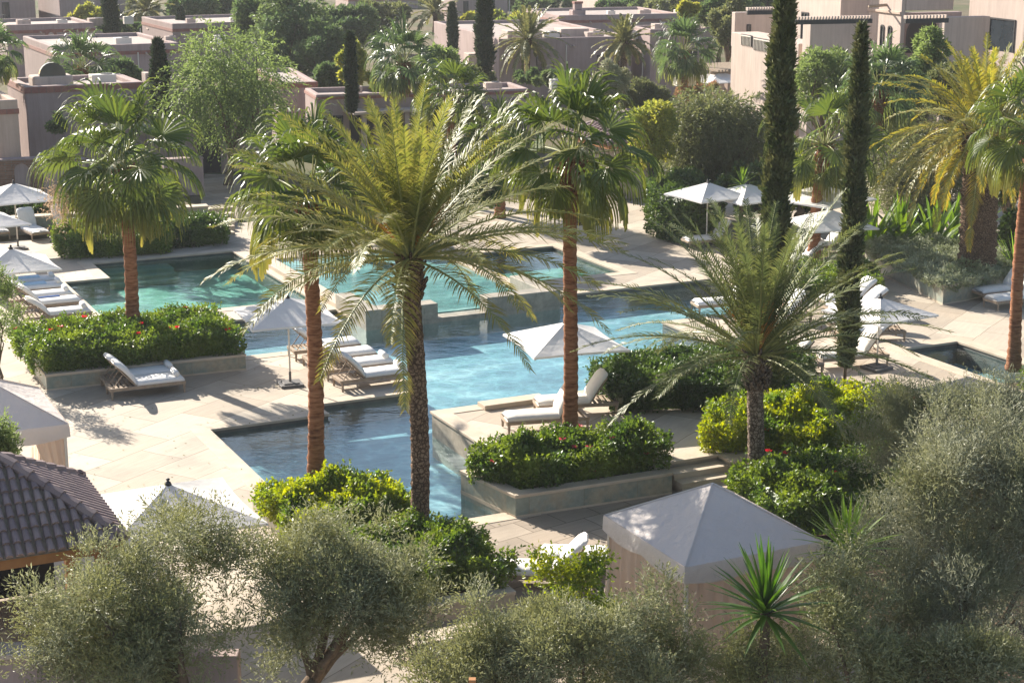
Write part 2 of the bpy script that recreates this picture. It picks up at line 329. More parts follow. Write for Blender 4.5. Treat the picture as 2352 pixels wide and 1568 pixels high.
# ------------------------------------------------------------------ the setting: ground, deck, pools
def sheet_holes(name, outer, holes, z, m, kind='structure', thick=None, skirt_to=None, side_mat=None, label=None):
    polys = [[Vector((p[0], p[1], 0)) for p in outer]]+[[Vector((p[0], p[1], 0)) for p in h] for h in holes]
    flat = [q for p in polys for q in p]; tris = tessellate_polygon(polys); b = MB()
    fs = []
    for t in tris:
        a, c, d = [flat[i] for i in t]
        fs.append(t if (c-a).cross(d-a).z > 0 else (t[0], t[2], t[1]))
    b.add([(q.x, q.y, z) for q in flat], fs)
    if skirt_to is not None:
        for h in holes:
            n = len(h)
            b.add([(p[0], p[1], z) for p in h]+[(p[0], p[1], skirt_to) for p in h], [(i, i+n, (i+1) % n+n, (i+1) % n) for i in range(n)], 1)
    o = b.build(name, [m, side_mat or m], kind=kind)
    return o
main_pool = abp((10.8, 39.4), (10.8, 30.85), (14.92, 30.85), (14.6, 32.45), (15.74, 32.6), (15.74, 36.86), (24.7, 36.86), (24.7, 37.5), (30.0, 37.5), (30.0, 33.0), (33.2, 33.0), (33.2, 38.3), (26.6, 38.3),
                (26.6, 44.2), (31.3, 44.2), (31.3, 48.9), (24.72, 48.9), (18.1, 48.9), (18.1, 50.2), (13.4, 50.2), (13.4, 45.8), (16.9, 45.8), (16.9, 40.3), (13.9, 40.3), (13.9, 39.4))
green_pool = abp((11.1, 51.9), (17.9, 51.9), (17.9, 60.9), (12.65, 60.9), (12.65, 58.1), (11.1, 58.1))
basin = abp((18.4, 50.0), (24.6, 50.0), (24.6, 58.0), (18.4, 58.0))
far_pool = abp((25.0, 51.2), (29.1, 51.2), (29.1, 56.5), (25.0, 56.5))
deck_outer = abp((-14, 8), (52, 8), (52, 66.4), (-14, 66.4))
big = [(-420, -30), (420, -30), (420, 900), (-420, 900)]
sheet_holes('ground', big, [deck_outer], -.012, M['ground'])
sheet_holes('pool_deck', deck_outer, [main_pool, green_pool, basin, far_pool], 0, M['deck'], skirt_to=-1.15, side_mat=M['pool_side'])
def flat(name, poly, z, m, **kw):
    b = MB(); polys = [[Vector((p[0], p[1], 0)) for p in poly]]; tris = tessellate_polygon(polys); f = polys[0]; fs = []
    for t in tris:
        a, c, d = [f[i] for i in t]; fs.append(t if (c-a).cross(d-a).z > 0 else (t[0], t[2], t[1]))
    b.add([(p[0], p[1], z) for p in poly], fs); return b.build(name, m, **kw)
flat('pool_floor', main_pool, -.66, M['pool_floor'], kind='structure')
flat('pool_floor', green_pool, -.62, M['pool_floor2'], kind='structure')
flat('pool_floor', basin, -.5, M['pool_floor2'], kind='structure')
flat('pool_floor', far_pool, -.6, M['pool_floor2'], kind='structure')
flat('pool_water', main_pool, -.13, M['water'], kind='structure')
flat('pool_water', green_pool, -.10, M['water_green'], kind='structure')
flat('pool_water', far_pool, -.12, M['water_green'], kind='structure')
def coping(name, poly, wd=.42):
    b = MB(); outer = inset(poly, -wd); b.ring(outer, inset(poly, .03), -.055, .012); return b.build(name, M['coping'], bevel=.006, kind='structure')
for pl in (main_pool, green_pool, far_pool): coping('pool_edging', pl)
# underwater entry steps of the green pool
b = MB()
for i in range(3): b.prism(abp((12.66, 60.9-.01), (15.4, 60.9-.01), (15.4, 59.9-.45*i), (12.66, 59.9-.45*i)), -.61, -.24-.11*i)
b.build('pool_steps', M['green_stone'], kind='structure')
# raised fountain basin in the middle of the pools
fb = thing('fountain_basin', 'grey stone raised fountain basin between the pools with overflow gap', 'fountain', W(18.1, 47.6, 0), RZ)
def boxab(b, a0, a1, b0, b1, z0, z1, m=0, o=(18.1, 47.6)):
    b.box(((a0+a1)/2-o[0], (b0+b1)/2-o[1], (z0+z1)/2), (a1-a0, b1-b0, z1-z0), 0, m)
b = MB(); boxab(b, 18.1, 18.62, 47.6, 50.3, -1.1, .5); boxab(b, 18.625, 20.5, 47.6, 48.2, -1.1, .497); b.build('wall', M['grey_stone'], fb, bevel=.015)
b = MB(); boxab(b, 22.2, 24.8, 47.6, 48.2, -1.1, .5); b.build('wall', M['grey_stone'], fb, bevel=.015)
b = MB(); boxab(b, 20.503, 22.197, 47.62, 48.2, -1.1, .02); b.build('overflow_ledge', M['grey_stone'], fb, bevel=.01)
b = MB(); boxab(b, 24.28, 24.8, 48.205, 50.3, -1.1, .497); b.build('wall', M['grey_stone'], fb, bevel=.015)
b = MB(); b.prism(abp((18.625, 48.205), (24.275, 48.205), (24.275, 57.9), (18.625, 57.9)), -.3, .05); b.build('basin_water_body', M['pool_floor2'], kind='structure')
bpoly = abp((18.63, 48.205), (24.27, 48.205), (24.27, 57.9), (18.63, 57.9)); flat('pool_water', bpoly, .12, M['water'], kind='structure')
b = MB()
for (a0, a1, b0, b1) in ((18.12, 18.62, 50.31, 58), (24.28, 24.78, 50.31, 58), (18.12, 24.78, 58.01, 58.4)): b.prism(abp((a0, b0), (a1, b0), (a1, b1), (a0, b1)), -.5, .16)
b.build('basin_rim', M['coping'], kind='structure', bevel=.01)
for i, (a, bb) in enumerate(((19.6, 57.2), (21.6, 57.2), (23.5, 57.2))):
    t = thing('stone_plinth', ['square stone plinth at the left of the basin back edge', 'square stone plinth at the middle of the basin back edge', 'square stone plinth at the right of the basin back edge'][i], 'plinth', W(a, bb, .05), RZ, 'stone plinths in the fountain basin')
    b = MB(); b.box((0, 0, .45), (.55, .55, .9)); b.build('block', M['grey_stone'], t, bevel=.02)
    b = MB(); b.box((0, 0, .94), (.66, .66, .08)); b.build('cap', M['coping'], t, bevel=.01)
# raised terrace with steps
TZ = .5
terr = abp((15.7, 32.5), (15.7, 36.9), (24.7, 36.9), (24.7, 37.5), (29.95, 37.5), (29.95, 30.4), (20.2, 30.4), (20.2, 31.0), (18.77, 31.0), (18.77, 32.5))
b = MB(); b.prism(terr, -1.1, TZ-.06)
b.build('terrace', M['grey_stone'], kind='structure')
flat('terrace_paving', inset(terr, .02), TZ-.004, M['deck'], kind='structure')
b = MB(); b.ring(inset(terr, -.04), inset(terr, .4), TZ-.055, TZ+.012); b.build('terrace_edging', M['coping'], kind='structure', bevel=.008)
b = MB(); b.prism(abp((16.9, 36.4), (18.6, 36.4), (18.6, 36.84), (16.9, 36.84)), TZ, TZ+.12); b.build('terrace_curb', M['coping'], kind='structure', bevel=.008)
b = MB()
for i in range(3): b.prism(abp((18.77, 30.55-.34*i), (20.19, 30.55-.34*i), (20.19, 30.99), (18.77, 30.99)), -.05+.002*i, TZ-.13-.12*i)
b.build('terrace_steps', M['coping'], kind='structure', bevel=.008)
# foreground paving and pale path
flat('paving', inset(abp((10.5, 20), (22, 20), (22, 30.4), (10.5, 30.4)), 0), .004, M['paving'], kind='structure')
flat('garden_soil', abp((16.8, 9), (44, 9), (44, 29.3), (30.5, 34.5), (30.0, 30.2), (20.3, 30.2), (18.9, 29.6), (18.9, 26), (16.8, 21.6)), .006, M['soil'], kind='structure')
# path to the arched door
pth = [tuple(G(455, 520))[:2], tuple(G(545, 520))[:2], tuple(G(555, 400))[:2], tuple(G(470, 400))[:2]]
flat('path', ccw(pth), .004, M['paving'], kind='structure')
b = MB()
for i in range(5):
    y = 545-9*i; p0, p1 = G(468, y), G(540, y-6); q = p1+BV*.45; r = p0+BV*.45
    b.prism(ccw([tuple(p0)[:2], tuple(p1)[:2], tuple(q)[:2], tuple(r)[:2]]), 0, .10+.1*i)
b.build('path_steps', M['coping'], kind='structure')
# ------------------------------------------------------------------ foliage makers
def unit(a): return a/np.maximum(np.linalg.norm(a, axis=-1, keepdims=True), 1e-6)
def leaf_quads(P, Dv, Lh, Wd, rng, fold=.15):
    n = len(P); Dv = unit(Dv); S = unit(np.cross(Dv, rng.normal(size=(n, 3)))); Nn = np.cross(S, Dv)
    Lh = np.broadcast_to(np.asarray(Lh, float).reshape(-1, 1), (n, 1)); Wd = np.broadcast_to(np.asarray(Wd, float).reshape(-1, 1), (n, 1))
    mid = P + Dv*Lh*.48 + Nn*Lh*fold*.5
    V = np.stack([P, mid - S*Wd*.5, P + Dv*Lh, mid + S*Wd*.5], 1).reshape(-1, 3)
    return V, np.arange(4*n).reshape(n, 4)
def clump_points(cl, n, rng, shell=(.72, 1.04), up=.25):
    cl = np.array(cl, float); w_ = cl[:, 3]**2; idx = rng.choice(len(cl), n, p=w_/w_.sum())
    d = unit(rng.normal(size=(n, 3))+np.array([0, 0, up])); rr = rng.uniform(shell[0]**2, shell[1]**2, n)**.5
    sc = np.ones((len(cl), 3)) if cl.shape[1] < 5 else np.stack([np.ones(len(cl)), np.ones(len(cl)), cl[:, 4]], 1)
    P = cl[idx, :3] + d*(cl[idx, 3]*rr)[:, None]*sc[idx]
    q = np.zeros(n, bool)
    for c in cl[:40]: q |= (np.linalg.norm((P-c[:3]), axis=1) < c[3]*.55)
    return P[~q], d[~q]
def clump_leaves(cl, n, L, Wd, rng, up=.25, twig=0, twl=.22, droop=0.0, shell=(.72, 1.04), lift=0.0):
    P, d = clump_points(cl, n, rng, shell, up)
    if twig:
        td = unit(d + rng.normal(size=d.shape)*.55 + np.array([0, 0, .25-droop+lift])); m = len(P)
        t = np.tile(np.linspace(.1, 1, twig), m); Pr = np.repeat(P, twig, 0) + np.repeat(td, twig, 0)*(t*twl)[:, None]
        if droop: Pr[:, 2] -= droop*(t*twl)**1.5
        D2 = unit(np.repeat(td, twig, 0)*.8 + rng.normal(size=Pr.shape)*.5 - np.array([0, 0, droop*.5])); P, d = Pr, D2
        return leaf_quads(P, d, L*rng.uniform(.7, 1.2, len(P)), Wd, rng)
    dd = d*.6 + rng.normal(size=d.shape)*.7 + np.array([0, 0, .1-droop])
    return leaf_quads(P, dd, L*rng.uniform(.6, 1.25, len(P)), Wd*rng.uniform(.7, 1.2, len(P)), rng)
def limbs(b, base, tips, r0, rng, fork=.45, n=7, m=0):
    """trunk up to a fork, then curved limbs reaching every tip"""
    base = Vector(base); top = Vector((np.mean([t[0] for t in tips])*.4+base.x*.6, np.mean([t[1] for t in tips])*.4+base.y*.6, base.z+(min(t[2] for t in tips)-base.z)*fork))
    mid = (base+top)/2 + Vector((rng.normal()*r0*.6, rng.normal()*r0*.6, 0))
    b.tube([base-Vector((0, 0, .1)), base+Vector((0, 0, .12)), mid, top], [r0*1.5, r0*1.15, r0*.95, r0*.8], n+3, m)
    for t in tips:
        t = Vector(t); q = top.lerp(t, .5)+Vector((rng.normal()*.1, rng.normal()*.1, rng.normal()*.06))*(t-top).length
        b.tube([top-Vector((0, 0, r0*.3)), top.lerp(q, .5)+Vector((0, 0, .03)), q, t], [r0*.62, r0*.45, r0*.3, r0*.1], n, m)
def tree(name, label, loc, clumps, nleaf, L, Wd, m, seed, r0=.12, bark='bark', group=None, cat='tree', base=(0, 0, 0), **kw):
    """clumps in local metres (x,y,z,r)"""
    rng = np.random.default_rng(seed); t = thing(name, label, cat, loc, 0, group)
    fat = sorted(clumps, key=lambda c: -c[3])[:9]
    b = MB(); limbs(b, base, [(c[0], c[1], c[2]) for c in fat], r0, rng); b.build('trunk', M[bark], t, True)
    V, F_ = clump_leaves(clumps, nleaf, L, Wd, rng, **kw); put('crown', np_mesh('crown', V, F_, mats=[M[m]]), t)
    return t
def rclumps(n, cx, cy, cz, rx, ry, rz, r, seed, flat=False):
    rng = random.Random(seed); out = []
    for i in range(n):
        while True:
            x, y, z = rng.uniform(-1, 1), rng.uniform(-1, 1), rng.uniform(-1, 1)
            if x*x+y*y+z*z <= 1: break
        out.append((cx+x*rx, cy+y*ry, cz+z*rz, r*rng.uniform(.6, 1.25)))
    return out
def bed_surface(poly, z0, h, n, rng, edge=.35, amp=.14, fr=1.6):
    poly = np.array(poly, float); mn, mx = poly.min(0), poly.max(0); m = len(poly)
    ph = rng.uniform(0, 6, 6)
    def dist(P):
        d = np.full(len(P), 1e9)
        for i in range(m):
            a, b_ = poly[i], poly[(i+1) % m]; e = (b_-a)/np.linalg.norm(b_-a); nn = np.array([-e[1], e[0]]); d = np.minimum(d, (P-a) @ nn)
        return d
    def bump(P): return (np.sin(P[:, 0]*fr*2.1+ph[0])*np.sin(P[:, 1]*fr*1.7+ph[1])+.6*np.sin(P[:, 0]*fr*4.3+ph[2]+P[:, 1]*2)*np.sin(P[:, 1]*fr*3.9+ph[3]))*amp
    P = rng.uniform(mn, mx, (n*3, 2)); d = dist(P); P = P[d > 0]; d = d[d > 0]; P = P[:int(n*.62)]; d = d[:len(P)]
    z = h*np.minimum(1, (d/edge)+.25)**.45 + bump(P)
    top = np.stack([P[:, 0], P[:, 1], z0+np.maximum(.08, z)], 1)
    k = n-len(P); ln = np.array([np.linalg.norm(poly[(i+1) % m]-poly[i]) for i in range(m)]); ei = rng.choice(m, k, p=ln/ln.sum()); t = rng.uniform(0, 1, k)[:, None]
    S = poly[ei]*(1-t)+poly[(ei+1) % m]*t; e = unit(poly[(ei+1) % m]-poly[ei]); out = np.stack([e[:, 1], -e[:, 0]], 1)
    zz = rng.uniform(.05, 1, k)*h; bulge = .10*np.sin(zz/h*2.6)+.04+bump(S+3)*.7
    side = np.concatenate([S+out*(bulge-.05)[:, None], (z0+zz+bump(S)*.5)[:, None]], 1)
    A = np.concatenate([top, side]); Nn = np.concatenate([np.tile([0, 0, 1.], (len(top), 1)), np.concatenate([out, np.full((k, 1), .25)], 1)])
    A += rng.normal(size=A.shape)*.035; return A, Nn
def hedge(name, label, cat, poly, z0, h, n, m, leaf=.10, wd=.062, group=None, flowers=0, fm='bloom', seed=1, amp=.12, spread=0.75, edge=.35, fsize=.06):
    poly = ccw([tuple(p)[:2] for p in poly]); rng = np.random.default_rng(seed)
    c = np.mean(np.array(poly), 0); t = thing(name, label, cat, (c[0], c[1], z0), 0, group); pl = [(p[0]-c[0], p[1]-c[1]) for p in poly]
    P, Nn = bed_surface(pl, 0, h, n, rng, amp=amp, edge=edge)
    D = Nn*.6+rng.normal(size=P.shape)*spread; V, F_ = leaf_quads(P, D, leaf*rng.uniform(.6, 1.25, len(P)), wd*rng.uniform(.7, 1.2, len(P)), rng)
    # sprigs sticking out of the surface
    k = n//60; idx = rng.choice(len(P), k); sp = unit(Nn[idx]+rng.normal(size=(k, 3))*.4+np.array([0, 0, .4])); tt = np.tile(np.linspace(.2, 1, 7), k)
    PP = np.repeat(P[idx], 7, 0)+np.repeat(sp, 7, 0)*(tt*.20)[:, None]; V2, F2 = leaf_quads(PP, np.repeat(sp, 7, 0)*.5+rng.normal(size=PP.shape)*.6, leaf*.8, wd*.8, rng)
    nv = len(V)+len(V2)
    # inner leafy body closing the gaps
    ins = inset(pl, .16); q = len(ins); core_v = [(p[0], p[1], z) for z in (.02, h*.74) for p in ins]+[(p[0], p[1], h*.84) for p in inset(pl, .3)]
    VV = np.concatenate([V, V2, np.array(core_v)]); FF = [F_, F2+len(V)]
    cf = []
    for j in (0, 1):
        for i in range(q): cf.append((nv+j*q+i, nv+j*q+(i+1) % q, nv+(j+1)*q+(i+1) % q, nv+(j+1)*q+i))
    if q == 4: cf.append(tuple(nv+2*q+i for i in range(4)))
    else:
        for i in range(1, q-1, 2): cf.append((nv+2*q, nv+2*q+i, nv+2*q+i+1, nv+2*q+min(i+2, q-1)) if i+2 <= q-1 else (nv+2*q, nv+2*q+i, nv+2*q+i+1, nv+2*q+i+1))
    cf = [f for f in cf if len(set(f)) == 4]
    FF.append(np.array(cf)); put('foliage', np_mesh('foliage', VV, np.concatenate(FF), mats=[M[m]]), t)
    if flowers:
        top = P[Nn[:, 2] > .2]; fl = top[rng.choice(len(top), flowers)]
        for p in fl:
            k = 6; ang = np.arange(k)*2*math.pi/k; d = np.stack([np.cos(ang), np.sin(ang), np.full(k, .5)], 1)
            V3, F3 = leaf_quads(np.zeros((k, 3))+rng.normal(size=(k, 3))*.005, d, fsize*1.25, fsize, rng); o = put('flower', np_mesh('flower', V3, F3, mats=[M[fm]]), t); o.location = tuple(p+np.array([0, 0, .06]))
    return t
def planter(label, poly, h, z0=0.0, m='green_stone', cop=.3, name='planter', cat='planter', soil=True):
    poly = ccw([tuple(p)[:2] for p in poly]); c = np.mean(np.array(poly), 0); t = thing(name, label, cat, (c[0], c[1], z0)); pl = [(p[0]-c[0], p[1]-c[1]) for p in poly]
    b = MB(); b.ring(pl, inset(pl, cop-.04), -.9 if z0 < .01 else -.05, h-.075); o = b.build('wall', M[m], t)
    b = MB(); b.ring(inset(pl, -.02), inset(pl, cop), h-.07, h); b.build('coping', M['coping'], t, bevel=.008)
    b = MB(); b.ring(inset(pl, -.006), inset(pl, .05), -.04 if z0 < .01 else -.02, .045); b.build('plinth_strip', M['coping'], t)
    if soil: b = MB(); b.prism(inset(pl, cop-.03), 0, h-.10); b.build('soil', M['soil'], t)
    return t
# ------------------------------------------------------------------ palms
def trunk_tube(b, h, r0, r1, seed, style, lean=(0, 0), top_bulge=1.0, segs=40, n=14):
    rng = random.Random(seed); pts = []; rad = []
    for i in range(segs+1):
        t = i/segs; x = lean[0]*t**1.6 + .04*math.sin(t*5+seed); y = lean[1]*t**1.6+.03*math.sin(t*4+seed*2)
        pts.append((x, y, h*t)); r = r0+(r1-r0)*t
        if style == 'fan': r *= 1+.45*math.exp(-t*h*2.2)
        if top_bulge != 1 and t > .86: r *= 1+(top_bulge-1)*min(1, (t-.86)/.08)
        rad.append(r)
    if style == 'fan': bp = lambda i, k: 1+.06*((i % 2)*2-1)+.03*math.sin(k*2.3+i*1.7)
    else: bp = lambda i, k: 1+.10*(1 if (k+i) % 2 == 0 else -1)*(.6+.4*math.sin(i*1.3+k))
    b.tube(pts, rad, n, bump=bp); return pts[-1]
def fan_palm(name, label, loc, h, R_, r0=.16, seed=1, nleaf=44, m='fan', group=None, lean=(0, 0), low=-62, skirt=1.0, segs=26, trunk_m='fan_trunk', flowers=False, top=88, droop=1.0):
    rng = random.Random(seed); t = thing(name, label, 'palm tree', loc, 0, group)
    b = MB(); tp = Vector(trunk_tube(b, h, r0*1.12, r0*.95, seed, 'fan', lean, 1.35, segs=int(max(14, h*9)), n=14)); 
    # stubs of cut leaf bases under the crown
    for i in range(46):
        a = i*2.399+rng.random()*.3; z = tp.z-.05-.016*i; e = .5+rng.random()*.4; d = Vector((math.cos(a)*math.cos(e), math.sin(a)*math.cos(e), math.sin(e)))
        p = Vector((tp.x, tp.y, z))+Vector((math.cos(a), math.sin(a), 0))*r0*.95; b.tube([p, p+d*(.18+.14*rng.random())], [.05, .018], 4)
    b.build('trunk', M[trunk_m], t, True)
    lv = MB(); pv = lv
    for i in range(nleaf):
        f = (i+.5)/nleaf; e0 = R(top+(low-top)*f**.85+rng.uniform(-9, 9)); a = i*2.399963+rng.uniform(-.25, .25)
        Lp = R_*(.60-.14*f)*rng.uniform(.78, 1.12); Rb = R_*(.50-.06*f)*rng.uniform(.85, 1.12); ca, sa = math.cos(a), math.sin(a)
        pts = []; p = tp+Vector((ca, sa, 0))*r0*.5+Vector((0, 0, .02)); ee = e0
        for k in range(5):
            pts.append(p.copy()); p = p+Vector((ca*math.cos(ee), sa*math.cos(ee), math.sin(ee)))*Lp/4; ee -= R(4.5)*math.cos(e0)*droop
        pv.tube(pts, [.026, .022, .018, .015, .011], 4, 1)
        ee -= R(8+14*f)*droop; d = Vector((ca*math.cos(ee), sa*math.cos(ee), math.sin(ee))); s = Vector((-sa, ca, 0)); roll = rng.uniform(-.75, .75)
        nn = d.cross(s)*-1; s = (s*math.cos(roll)+nn*math.sin(roll)).normalized(); nn = s.cross(d)
        c = pts[-1]; span = R(205 if f < .75 else 150); dph = span/segs; old = max(0, (f-.55)/.45)
        hang = droop*(.10+.55*f)*rng.uniform(.6, 1.4)
        for k in range(segs):
            ph = -span/2+dph*(k+.5); L = Rb*(.80+.28*math.cos(ph*.8))*rng.uniform(.93, 1.06); sg = 1 if k % 2 else -1
            dk = (d*math.cos(ph)+s*math.sin(ph)-nn*.22*abs(math.sin(ph))).normalized(); tk = (-d*math.sin(ph)+s*math.cos(ph))
            vs = []; tt = []; q = c.copy(); pr = 0; dd = dk.copy()
            for rr, wf in ((.06, 1), (.32, .98), (.52, .90), (.70, .42), (.86, .24), (1.02, .12), (1.15, .03)):
                q = q+dd*(rr-pr)*L; pr = rr; dd = (dd-Vector((0, 0, 1))*(hang*(.15 if rr < .4 else .9)+(.5 if rr > .65 else 0))).normalized() if rr > .2 else dd
                wv = min(rr, .56)*L*dph*.5*wf; off = nn*(.018*sg*min(1, rr*2))
                vs += [q-tk*wv+off, q+tk*wv-off]; tv = max(0, rr-.66)*1.5*(.2+.9*old)+ (.3*old if rr > .4 else .08*old); tt += [min(1, tv*rng.uniform(.7, 1.2))]*2
            lv.add(vs, [(2*u, 2*u+1, 2*u+3, 2*u+2) for u in range(6)], 0, tt)
    cr = lv.build('crown', [M[m], M['stalk']], t)
    if flowers:
        rg = np.random.default_rng(seed+5)
        for a in (3.3, 3.9):
            b = MB(); p = tp+Vector((math.cos(a)*.2, math.sin(a)*.2, 0)); pts = [p+Vector((math.cos(a)*u*R_*.7, math.sin(a)*u*R_*.7, .5*u-1.1*u*u)) for u in (0, .25, .5, .75, 1)]
            b.tube(pts, [.02, .016, .012, .01, .006], 4)
            o = b.build('flower_stem', M['stalk'], t); P = np.array([pts[-1]])+rg.normal(size=(420, 3))*np.array([.15, .15, .30])-np.array([0, 0, .2]); V, F_ = leaf_quads(P, rg.normal(size=P.shape)-np.array([0, 0, 1.]), .10, .02, rg); put('flower_spray', np_mesh('flower_spray', V, F_, mats=[M['flower_dry']]), t, kind='stuff')
    return t
def date_palm(name, label, loc, h, R_, r0=.18, seed=1, nf=58, m='date', group=None, lean=(0, 0), low=-38, top=86, orange=6, trunk_m='date_trunk', nl=52, lw=.032, ll=.40, bend=46, bulge=1.35, stub=70):
    rng = random.Random(seed); t = thing(name, label, 'palm tree', loc, 0, group)
    b = MB(); tp = Vector(trunk_tube(b, h, r0, r0*.92, seed, 'date', lean, bulge, segs=int(max(10, h*11)), n=16)); 
    for i in range(stub):
        a = i*2.399+rng.random()*.3; z = tp.z-.012*i+.1; e = .75+rng.random()*.4; d = Vector((math.cos(a)*math.cos(e), math.sin(a)*math.cos(e), math.sin(e)))
        p = Vector((tp.x, tp.y, z))+Vector((math.cos(a), math.sin(a), 0))*r0*1.05; b.tube([p, p+d*(.14+.12*rng.random())], [.05, .022], 4)
    b.build('trunk', M[trunk_m], t, True)
    lv = MB(); pv = MB(); V = []; T = []
    for i in range(nf):
        f = (i+.5)/nf; e = R(top+(low-top)*f**1.15+rng.uniform(-7, 7)); a = i*2.399963+rng.uniform(-.2, .2); Lf = R_*1.18*(.80+.30*math.sin(min(1, f*1.6)*math.pi/2))*rng.uniform(.9, 1.08)
        bd = R(bend)*(.35+.75*math.cos(e)); tw = rng.uniform(-.5, .5); ns = 16; p = tp+Vector((math.cos(a), math.sin(a), 0))*r0*.4+Vector((0, 0, .05)); pts = []; dirs = []; swa = rng.uniform(-.25, .25)
        for k in range(ns+1):
            u = k/ns; ee = e-bd*u**1.35; aa = a+swa*u; d = Vector((math.cos(aa)*math.cos(ee), math.sin(aa)*math.cos(ee), math.sin(ee))); pts.append(p.copy()); dirs.append(d); p = p+d*Lf/ns
        pv.tube(pts[::2], [.030-.026*k/(ns//2) for k in range(ns//2+1)], 4)
        for j in range(nl):
            u = .14+.86*(j+.5)/nl; x = u*ns; k = min(ns-1, int(x)); q = pts[k].lerp(pts[k+1], x-k); d = dirs[k]; s = Vector((-math.sin(a), math.cos(a), 0)); up = s.cross(d)*-1
            if up.z < 0 and abs(d.z) < .9: up = -up
            s2 = s*math.cos(tw*u)+up*math.sin(tw*u); prof = max(.25, math.sin(min(1, u*1.25)*math.pi)**.5) if u < .8 else max(.3, 1.35*(1-u)**.45)
            for sd in (-1, 1):
                l = ll*prof*rng.uniform(.85, 1.15); ld = (d*(.60+.45*u)+s2*sd*.80+up*(.16+rng.uniform(-.28, .28))).normalized(); wv = d.cross(ld).cross(ld).normalized()*lw*.5
                mid = q+ld*l*.5; end = q+ld*l-Vector((0, 0, .16*l)); T += [0, 0, .1+.4*f*rng.random(), .1+.4*f*rng.random(), min(1, (.35+.5*f)*rng.random()*1.3)]
                V += [q-wv*.7, q+wv*.7, mid+wv, mid-wv, end]
    V = np.array([tuple(v) for v in V], float); n = len(V)//5; base = np.arange(n)[:, None]*5
    F1 = base+np.array([[0, 1, 2, 3]]); 
    # tip triangle as a quad with the tip doubled a hair apart
    tipv = V[4::5]+np.array([.002, .002, 0]); V = np.concatenate([V, tipv]); F2 = np.concatenate([base+3, base+2, base+4, (5*n+np.arange(n))[:, None]], 1)
    T = np.concatenate([np.array(T), np.array(T)[4::5]])
    pf = np.array([f for f in pv.f if len(f) == 4])+len(V); FA = np.concatenate([F1, F2, pf]); V = np.concatenate([V, np.array(pv.v)]); T = np.concatenate([T, np.zeros(len(pv.v))])
    put('crown', np_mesh('crown', V, FA, attr=T, mats=[M[m], M['stalk']], midx=[0]*(len(F1)+len(F2))+[1]*len(pf)), t)
    for i in range(orange):
        b = MB(); a = i*2.1+seed; e = R(rng.uniform(55, 78)); Lq = R_*rng.uniform(.38, .55)
        for s_ in range(7):
            p = tp.copy(); ps = []; ee = e+rng.uniform(-.12, .12); aa = a+rng.uniform(-.22, .22)
            for k in range(6): ps.append(p.copy()); p = p+Vector((math.cos(aa)*math.cos(ee), math.sin(aa)*math.cos(ee), math.sin(ee)))*Lq/5; ee -= R(6)
            b.tube(ps, [.016, .014, .011, .008, .006, .003], 4)
        b.build('fruit_stalk', M['stalk_orange'], t)
    return t
def cypress(name, label, loc, h, r, n, seed, m='cypress', group=None, leaf=.10, z0=.8, squash=1.0):
    rng = np.random.default_rng(seed); t = thing(name, label, 'cypress tree', loc, 0, group)
    b = MB(); b.tube([(0, 0, -.05), (0, 0, z0+.3), (0, 0, h*.5), (0, 0, h*.93)], [r*.30, r*.24, r*.15, .02], 8); b.build('trunk', M['bark'], t, True)
    ph = rng.uniform(0, 6.28, 8)
    def prof(z, a):
        u = (z-z0)/(h-z0); base = np.minimum(1, (u*9+.12))**.6*np.minimum(1, ((1-u)*3.2+.03))**.8
        return r*base*(1+.16*np.sin(z*2.1+ph[0]+a)+.15*np.sin(z*4.7+ph[1]-2*a)+.13*np.sin(z*9+3*a+ph[2])+.10*np.sin(z*17-4*a))
    z = rng.uniform(z0, h, n); a = rng.uniform(0, 6.283, n); rr = prof(z, a)*rng.uniform(.62, 1.22, n)
    P = np.stack([np.cos(a)*rr, np.sin(a)*rr, z], 1); D = np.stack([np.cos(a)*.55, np.sin(a)*.55, np.full(n, 1.0)], 1)+rng.normal(size=(n, 3))*.4
    V, F_ = leaf_quads(P, D, leaf*rng.uniform(.6, 1.5, n), leaf*.36, rng, .3)
    zz = np.linspace(z0, h*.97, 60); aa = np.linspace(0, 6.283, 13)[:-1]; C = np.array([[math.cos(x)*prof(np.array([q]), x)[0]*.72, math.sin(x)*prof(np.array([q]), x)[0]*.72, q] for q in zz for x in aa])
    Fc = [(i*12+k+len(V), i*12+(k+1) % 12+len(V), (i+1)*12+(k+1) % 12+len(V), (i+1)*12+k+len(V)) for i in range(59) for k in range(12)]
    put('crown', np_mesh('crown', np.concatenate([V, C]), np.concatenate([F_, np.array(Fc)]), mats=[M[m]]), t); return t
